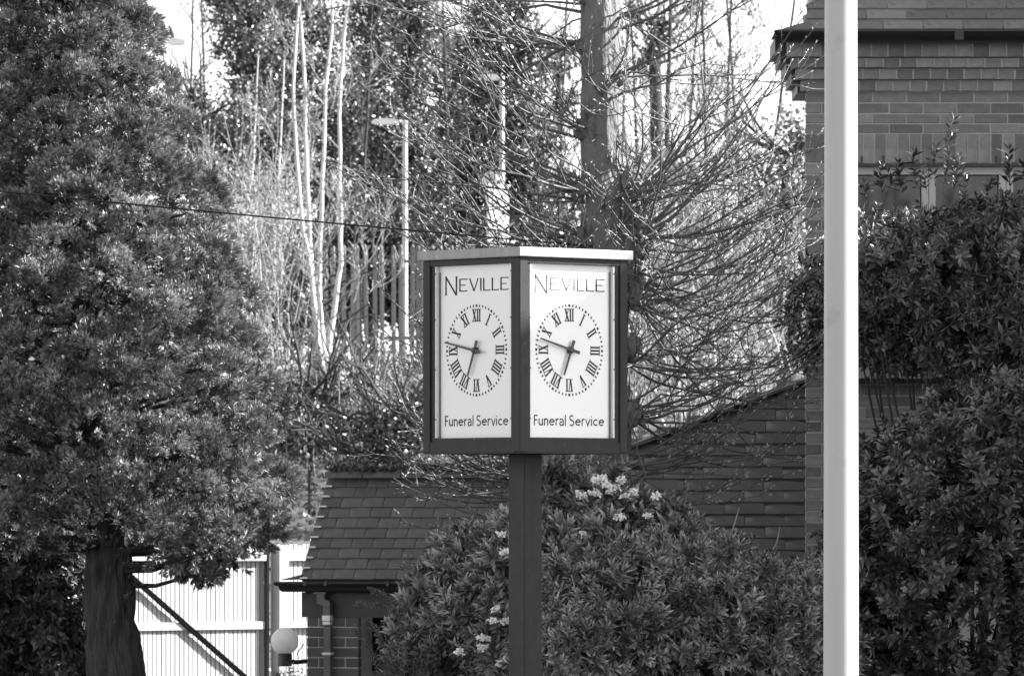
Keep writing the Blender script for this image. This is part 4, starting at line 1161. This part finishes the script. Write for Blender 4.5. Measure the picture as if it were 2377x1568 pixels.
# short tangle on the burrs
tb = TB()
for px, py, r_, dy in burr_spots:
    for i in range(16 if r_ > .05 else 5):
        a = rng.uniform(0, 6.28); s = at(px, py, YL) + Vector((math.cos(a) * r_ * .8, dy - .02, math.sin(a) * r_ * .8)); d = Vector((math.cos(a), -rng.uniform(.0, .8), math.sin(a) + .4)).normalized(); pts = [s]
        for j in range(4): d = (d + Vector((jit(.5), jit(.4), jit(.5)))).normalized(); pts.append(pts[-1] + d * rng.uniform(.03, .06))
        tb.tube(pts, np.linspace(.005, .002, 5), 5)
tb.build('burr_twigs', 'twig_lime', lime, kind='stuff')

# ---- background trees on the bank
def ramify(tb, p, d, length, rad, depth, tips, spread=.5, up=.12, bend=.12, n=6, sides=5, minr=.006):
    p = Vector(p); d = Vector(d).normalized(); pts = [p.copy()]; st = length / n
    kids = []
    for i in range(n):
        d = (d + Vector((jit(bend), jit(bend), jit(bend) + up * .3))).normalized(); p = p + d * st; pts.append(p.copy())
        if depth > 0 and i >= 1: kids.append((p.copy(), d.copy(), (i + 1) / n))
    tb.tube(pts, np.linspace(rad, max(minr * .6, rad * .45), n + 1), sides)
    tips += [tuple(q) for q in pts[2:]]
    if depth > 0:
        for q, dd, t in kids:
            for _ in range(1 if random.random() < .75 else 2):
                sd = Vector((random.uniform(-1, 1), random.uniform(-1, 1), random.uniform(-.3, .6))); sd = (sd - dd * sd.dot(dd)).normalized()
                ramify(tb, q, dd + sd * random.uniform(.6, 1.3) * spread * 2 * .8, length * random.uniform(.32, .55) * (1.2 - .4 * t), max(minr, rad * random.uniform(.35, .5)), depth - 1, tips, spread, up, bend * 1.2, 5, 4 if depth < 2 else 5, minr)
def wood_tree(name, label, stems, Y, rad, wood, twigs, depth, leaf=None, nleaf=0, lsize=(.05, .09), group=None, length_k=1.0, spread=.5, lspread=.18, minr=.006, side_every=2, side_len=(.8, 1.8), cat='tree'):
    """stems: list of picture polylines; limbs and twigs grow from each; leaves scatter round the twigs"""
    p0 = at(*stems[0][0], Y); gz = ground_z(Y)
    root = empty(name, (p0.x, Y, gz), label, cat, group); tips = []; tw = TB()
    for si, st in enumerate(stems):
        cv = [at(x, y, Y + (si - len(stems) / 2) * .25) for x, y in st]
        if si == 0 or True:
            if cv[0].z > gz + .1: cv = [Vector((cv[0].x, cv[0].y, gz - .1))] + cv
        pts = []
        for a_, c_ in zip(cv[:-1], cv[1:]):
            m = max(2, int((c_ - a_).length / .35))
            for i in range(m): pts.append(a_.lerp(c_, i / m) + Vector((jit(.012), jit(.012), 0)))
        pts.append(cv[-1]); tb = TB(); tb.tube(pts, np.linspace(rad, rad * .35, len(pts)), 8)
        tb.build('trunk', wood, root)
        for i in range(4, len(pts), side_every):
            t = i / len(pts); a = random.uniform(0, 6.283); d = Vector((math.cos(a), .6 * math.sin(a), random.uniform(.3, 1.2)))
            ramify(tw, pts[i], d, random.uniform(*side_len) * length_k * (1.15 - .55 * t), max(minr, rad * .28 * (1.2 - t)), depth, tips, spread, .25, .14, 6, 5, minr)
    tw.build('limbs', twigs, root, kind='stuff')
    if nleaf and tips:
        tp = np.array(tips); P = tp[rng.integers(0, len(tp), nleaf)] + rng.normal(0, lspread, (nleaf, 3))
        V, T = kites(P, rand_dirs(nleaf) + [0, 0, -.2], rand_dirs(nleaf) + [.2, -.4, .3], rng.uniform(*lsize, nleaf), rng.uniform(*lsize, nleaf) * .75, .15)
        link('crown', np_mesh('crown', V, T, leaf), root, kind='stuff')
    return root
def leaf_tree(name, label, blobs, Y, material, per, lsize, trunk_px, wood='bark_dark', group=None, cat='tree'):
    """evergreen or ivy-clad tree: clumps of leaves spread through the volume of several lobes"""
    gz = ground_z(Y); p0 = at(trunk_px, 800, Y); root = empty(name, (p0.x, Y, gz), label, cat, group)
    top = min(bq[1] - bq[3] * .8 for bq in blobs); xs_ = sorted(blobs, key=lambda q: -q[1])
    cv = [Vector((p0.x, Y, gz - .1))] + [at(q[0] * .5 + trunk_px * .5, q[1], Y) for q in xs_]
    tb = TB(); tb.tube(cv, np.linspace(.16 if cat == 'tree' else .035, .04 if cat == 'tree' else .02, len(cv)), 8)
    tips = []
    for q in cv[1:]:
        for _ in range(7): ramify(tb, q, (jit(1), jit(.6), random.uniform(0, .8)), random.uniform(.6, 1.6), .03, 1, tips, .5, .2, .15, 5, 4)
    tb.build('trunk', wood, root)
    Ps, Ns = [], []
    for px, py, rx, ry in blobs:
        c = np.array(at(px, py, Y)); r3 = np.array([rx, (rx + ry) * .5, ry]) / pm(Y)
        nc = max(6, int(per * r3[0] * r3[2] * 5))
        d = rand_dirs(nc); cc = c + d * r3 * rng.uniform(.35, 1.0, (nc, 1)) ** .6
        for q, dd in zip(cc, d):
            m = int(rng.integers(26, 60)); rr = rng.uniform(.12, .32)
            Ps.append(q + rng.normal(size=(m, 3)) * rr * [.6, .6, .5]); Ns.append(unit(rng.normal(size=(m, 3)) * .7 + dd * .5 + [.1, -.2, .5]))
    P, N = np.concatenate(Ps), np.concatenate(Ns); n = len(P)
    V, T = kites(P, rand_dirs(n) + [0, 0, -.4], N, rng.uniform(*lsize, n), rng.uniform(*lsize, n) * .8, .12)
    link('crown', np_mesh('crown', V, T, material), root, kind='stuff')
    return root
IV = (.06, .11)
leaf_tree('evergreen_tree', 'dark leafy thicket behind the pale saplings above the outbuilding', [(1500, 700, 70, 90), (1600, 700, 80, 80), (1700, 740, 80, 90), (1790, 790, 70, 90), (1560, 830, 80, 70), (1680, 860, 80, 60), (1480, 900, 60, 80)], 106, 'leaf_ivy', 26, (.06, .10), 1620)
leaf_tree('evergreen_tree', 'dark evergreen tree standing close behind the large conifer', [(60, 300, 130, 200), (120, 600, 150, 200), (150, 900, 200, 180), (20, 900, 150, 220), (60, 1180, 200, 120), (260, 1000, 120, 130), (250, 720, 90, 150)], 62, 'leaf_ivy', 22, (.06, .11), 120)
leaf_tree('ivy_tree', 'dark leafy crown filling the gap between ivy tree and pale stems', [(640, 30, 60, 90), (660, 170, 60, 80), (610, 300, 60, 80), (600, 420, 70, 80)], 138, 'leaf_ivy', 24, IV, 640)
leaf_tree('ivy_tree', 'dark leafy crown between the pale stems and the slim station lamp', [(850, 40, 60, 90), (860, 180, 60, 90), (830, 320, 60, 90), (880, 380, 60, 90), (1010, 120, 40, 90)], 140, 'leaf_ivy', 24, IV, 860)
leaf_tree('ivy_tree', 'dark leafy crown between the two station lamps', [(1040, 230, 55, 90), (1060, 330, 60, 90), (1030, 480, 70, 100), (1090, 130, 40, 60)], 142, 'leaf_ivy', 24, IV, 1050)
leaf_tree('ivy_tree', 'dark leafy crown close behind the lime trunk on its left', [(1300, 130, 45, 60), (1290, 250, 50, 60), (1310, 470, 60, 90), (1260, 560, 60, 60)], 140, 'leaf_ivy', 20, IV, 1300)
leaf_tree('ivy_tree', 'ivy-clad dark tree leaning beside the pale gap of sky left of the stems', [(560, 60, 60, 110), (590, 230, 70, 120), (520, -40, 50, 60), (640, 360, 70, 100), (560, 330, 50, 90)], 128, 'leaf_ivy', 26, IV, 610)
leaf_tree('ivy_tree', 'dark ivy-clad tree directly behind the pale birch stems', [(720, 90, 70, 110), (700, 330, 80, 130), (780, 420, 80, 120), (640, 150, 40, 80), (800, 240, 60, 110)], 130, 'leaf_ivy', 22, IV, 730)
leaf_tree('ivy_tree', 'dark leafy tree behind the slim station lamp', [(950, 130, 60, 100), (930, 320, 80, 130), (990, 430, 70, 120), (900, 470, 70, 110), (960, 20, 50, 80)], 131, 'leaf_ivy', 26, IV, 950)
leaf_tree('evergreen_tree', 'broad black-green conifer behind the lamp with the white board', [(1160, 60, 80, 110), (1150, 230, 100, 110), (1200, 350, 110, 110), (1110, 420, 90, 110), (1230, 480, 90, 90), (1060, 500, 60, 80), (1210, 150, 70, 80)], 134, 'leaf_ivy', 30, IV, 1160)
leaf_tree('evergreen_tree', 'dark evergreen bush low behind the lime trunk on the right', [(1560, 450, 60, 80), (1520, 540, 70, 80), (1620, 560, 60, 70)], 126, 'leaf_ivy', 20, IV, 1560)
leaf_tree('ivy_tree', 'small ivy crown high against the white sky right of the lime trunk', [(1515, 110, 26, 34), (1535, 60, 22, 28), (1495, 150, 18, 22)], 122, 'leaf_ivy', 30, IV, 1545)
leaf_tree('evergreen_tree', 'mid-grey leafy tree touching the corner of the brick house', [(1830, 360, 45, 110), (1800, 480, 60, 90), (1850, 540, 50, 100), (1770, 600, 60, 80), (1840, 690, 60, 90)], 92, 'leaf_pale', 20, (.06, .10), 1830)
leaf_tree('evergreen_tree', 'dark leafy tree low behind the palisade fence', [(860, 560, 90, 70), (980, 600, 100, 80), (740, 600, 90, 80), (1100, 640, 100, 70), (650, 640, 80, 90), (1000, 700, 140, 60), (820, 690, 130, 70), (700, 720, 110, 70), (900, 640, 90, 60)], 122, 'leaf_ivy', 40, IV, 900)
leaf_tree('bank_bush', 'dark bush on the bank beneath the birch stems', [(700, 930, 60, 45), (770, 960, 60, 50), (640, 990, 50, 50), (720, 1020, 70, 50)], 84, 'leaf_ivy', 34, (.05, .09), 720, cat='bush')
leaf_tree('bank_bush', 'dark bush on the bank above the porch ridge', [(880, 1000, 80, 50), (960, 960, 60, 60), (820, 1060, 70, 40), (930, 1060, 90, 40)], 82, 'leaf_ivy', 34, (.05, .09), 890, cat='bush')
leaf_tree('bank_bush', 'dark bush between the conifer and the foot of the birch stems', [(650, 690, 45, 30), (610, 730, 40, 35), (690, 760, 35, 40)], 100, 'leaf_ivy', 40, (.05, .09), 650, cat='bush')
leaf_tree('evergreen_tree', 'dark tree crown behind the pale scrub next to the conifer', [(470, 270, 60, 70), (520, 380, 80, 110), (430, 330, 50, 110), (480, 560, 80, 120)], 126, 'leaf_ivy', 20, IV, 480)

wood_tree('birch_tree', 'clump of slender pale stems glowing in the sun above the bank', [
  [(751, 869), (738, 790), (727, 700), (718, 600), (705, 540), (692, 420), (684, 300), (680, 200), (690, 60), (700, -80)],
  [(745, 860), (733, 760), (725, 650), (718, 560), (712, 420), (709, 300), (707, 160), (695, 0), (690, -120)],
  [(757, 842), (744, 760), (741, 650), (742, 560), (748, 420), (755, 300), (757, 200), (770, 60), (775, -80)],
  [(760, 872), (766, 780), (780, 690), (792, 610), (791, 500), (788, 350), (789, 200), (800, 80), (815, -80)]],
  98, .052, 'bark_pale', 'twig_pale', 2, 'leaf_pale', 2600, (.03, .06), minr=.007, side_every=2, side_len=(.7, 1.7))
# bare dark trees against the sky on the right
for px, wob, Y, lab in ((1545, 6, 112, 'thick bare dark trunk against the white sky right of the lime tree'), (1640, -5, 106, 'straight bare tree standing midway between lime trunk and house'), (1682, 8, 116, 'thin bare tree with forked top near the house gutter'),
                   (1715, -14, 120, 'slanting bare sapling before the white sky by the house'), (1785, 30, 117, 'bare tree leaning towards the house eaves'), (1595, 12, 123, 'slim bare tree just left of the straight midway tree'), (1480, -8, 124, 'slim bare tree next to the sunlit side of the lime trunk')):
    st = [[(px - wob * 2, 900), (px - wob, 640), (px, 420), (px + wob, 200), (px + wob * 2, 0), (px + wob * 3, -160)]]
    wood_tree('bare_tree', lab, st, Y, .075 if px == 1545 else .05, 'bark_dark', 'twig_dark', 2, 'leaf_pale', 600, (.04, .07), minr=.007, side_every=1, side_len=(.7, 1.7), group='bare trees on the bank')
for px, wob, Y, lab in ((1300, 8, 128, 'bare tree seen between the lime trunk and the dark conifer'), (1040, -6, 126, 'bare tree between the two station lamps'), (845, 10, 127, 'bare tree between pale stems and slim station lamp'), (440, 4, 132, 'bare sapling in the gap of sky above the bird'), (1440, 10, 130, 'bare tree just right of the sunlit lime trunk'), (480, -6, 135, 'thin bare sapling left of the ivy tree in the sky gap')):
    st = [[(px - wob * 2, 900), (px - wob, 640), (px, 420), (px + wob, 200), (px + wob * 2, 0), (px + wob * 3, -160)]]
    wood_tree('bare_tree', lab, st, Y, .045, 'bark_dark', 'twig_dark', 2, 'leaf_pale', 500, (.03, .06), minr=.007, side_every=1, side_len=(.6, 1.6), group='bare trees on the bank')
# pale saplings low on the right
for px, Y, lab in ((1565, 88, 'pale sapling low on the bank right of the clock box'), (1652, 86, 'pale crooked sapling above the outbuilding roof'), (1700, 90, 'pale sapling rising near the house corner'), (1610, 92, 'slim pale sapling between two others above the tiled roof')):
    st = [[(px + 20, 1000), (px + 6, 860), (px, 720), (px - 4, 560), (px + 8, 420)]]
    wood_tree('pale_sapling', lab, st, Y, .038, 'bark_pale', 'twig_pale', 2, 'leaf_pale', 1500, (.035, .07), minr=.006, side_every=1, side_len=(.6, 1.2), group='pale saplings above the roof')
for px, Y, lab in ((650, 101, 'slim pale stem rising from the scrub left of the birch clump'), (590, 103, 'slim pale stem in the scrub near the conifer')):
    st = [[(px + 8, 900), (px + 3, 760), (px, 600), (px - 5, 420), (px + 4, 260), (px + 10, 120)]]
    wood_tree('pale_sapling', lab, st, Y, .03, 'bark_pale', 'twig_pale', 2, 'leaf_pale', 500, (.035, .07), minr=.007, side_every=3, side_len=(.6, 1.4), group='pale saplings by the birch clump')
# pale twiggy scrub: rods and small leaves, far too many to count
def scrub(name, label, n, xr, yr, Yr, hr, wood, leaf, nl, lsize, rad=(.005, .012)):
    tb = TB(); tips = []
    for i in range(n):
        px, py, Y = random.uniform(*xr), random.uniform(*yr), random.uniform(*Yr)
        p = at(px, py, Y); p.z = max(p.z, ground_z(Y) - .05); h = random.uniform(*hr); d = Vector((jit(.35), jit(.3), 1)).normalized(); pts = [p.copy()]
        for j in range(5): d = (d + Vector((jit(.2), jit(.2), .05))).normalized(); p = p + d * h / 5; pts.append(p.copy())
        tb.tube(pts, np.linspace(random.uniform(*rad), .004, 6), 4); tips += pts[1:]
        for j in (2, 3, 4):
            e = pts[j] + Vector((jit(.35), jit(.3), random.uniform(.05, .4))); tb.tube([pts[j], pts[j].lerp(e, .5) + Vector((0, 0, .03)), e], [.006, .005, .003], 4); tips.append(e)
    V, Q = np.concatenate(tb.V), np.concatenate(tb.Q)
    tp = np.array([tuple(q) for q in tips]); P = tp[rng.integers(0, len(tp), nl)] + rng.normal(0, .10, (nl, 3))
    LV, LT = kites(P, rand_dirs(nl) + [0, 0, .4], rand_dirs(nl) + [.5, -.3, .3], rng.uniform(*lsize, nl), rng.uniform(*lsize, nl) * .6, .15)
    root = props(link(name, np_mesh(name, V, Q, wood, True)), label, None, None, 'stuff')
    lo = link('scrub_leaves', np_mesh('scrub_leaves', LV, LT, leaf), root, kind='stuff')
scrub('pale_scrub', 'sunlit pale twiggy scrub between conifer and birch stems', 330, (430, 690), (600, 1080), (96, 106), (1.2, 3.0), 'twig_pale', 'leaf_pale', 9000, (.04, .08), (.008, .016))
scrub('bank_scrub', 'tangled sunlit twigs over the bank below the fence', 230, (640, 1240), (930, 1130), (82, 100), (.3, 1.0), 'twig_pale', 'leaf_bank', 12000, (.04, .085))
scrub('ivy_scrub', 'bright leafy scrub behind the outbuilding roof', 240, (1440, 1900), (640, 1080), (84, 100), (.8, 2.0), 'twig_pale', 'leaf_pale', 9000, (.045, .09), (.007, .014))
# leafy cover on the bank itself
n = 42000
x = rng.uniform(-11, 11, n); y = rng.uniform(62, 112, n)
z = np.array([ground_z(v) for v in y]) + np.abs(rng.normal(0, .16, n)) + .35 * np.abs(np.sin(x * 1.3 + y * .7)) * rng.uniform(0, 1, n)
V, T = kites(np.stack([x, y, z], 1), rand_dirs(n) + [0, 0, .2], rand_dirs(n) + [.2, -.5, .7], rng.uniform(.05, .12, n), rng.uniform(.04, .09, n), .15)
props(link('bank_ivy', np_mesh('bank_ivy', V, T, 'leaf_bank')), 'ivy and low growth covering the railway bank', None, None, 'stuff')
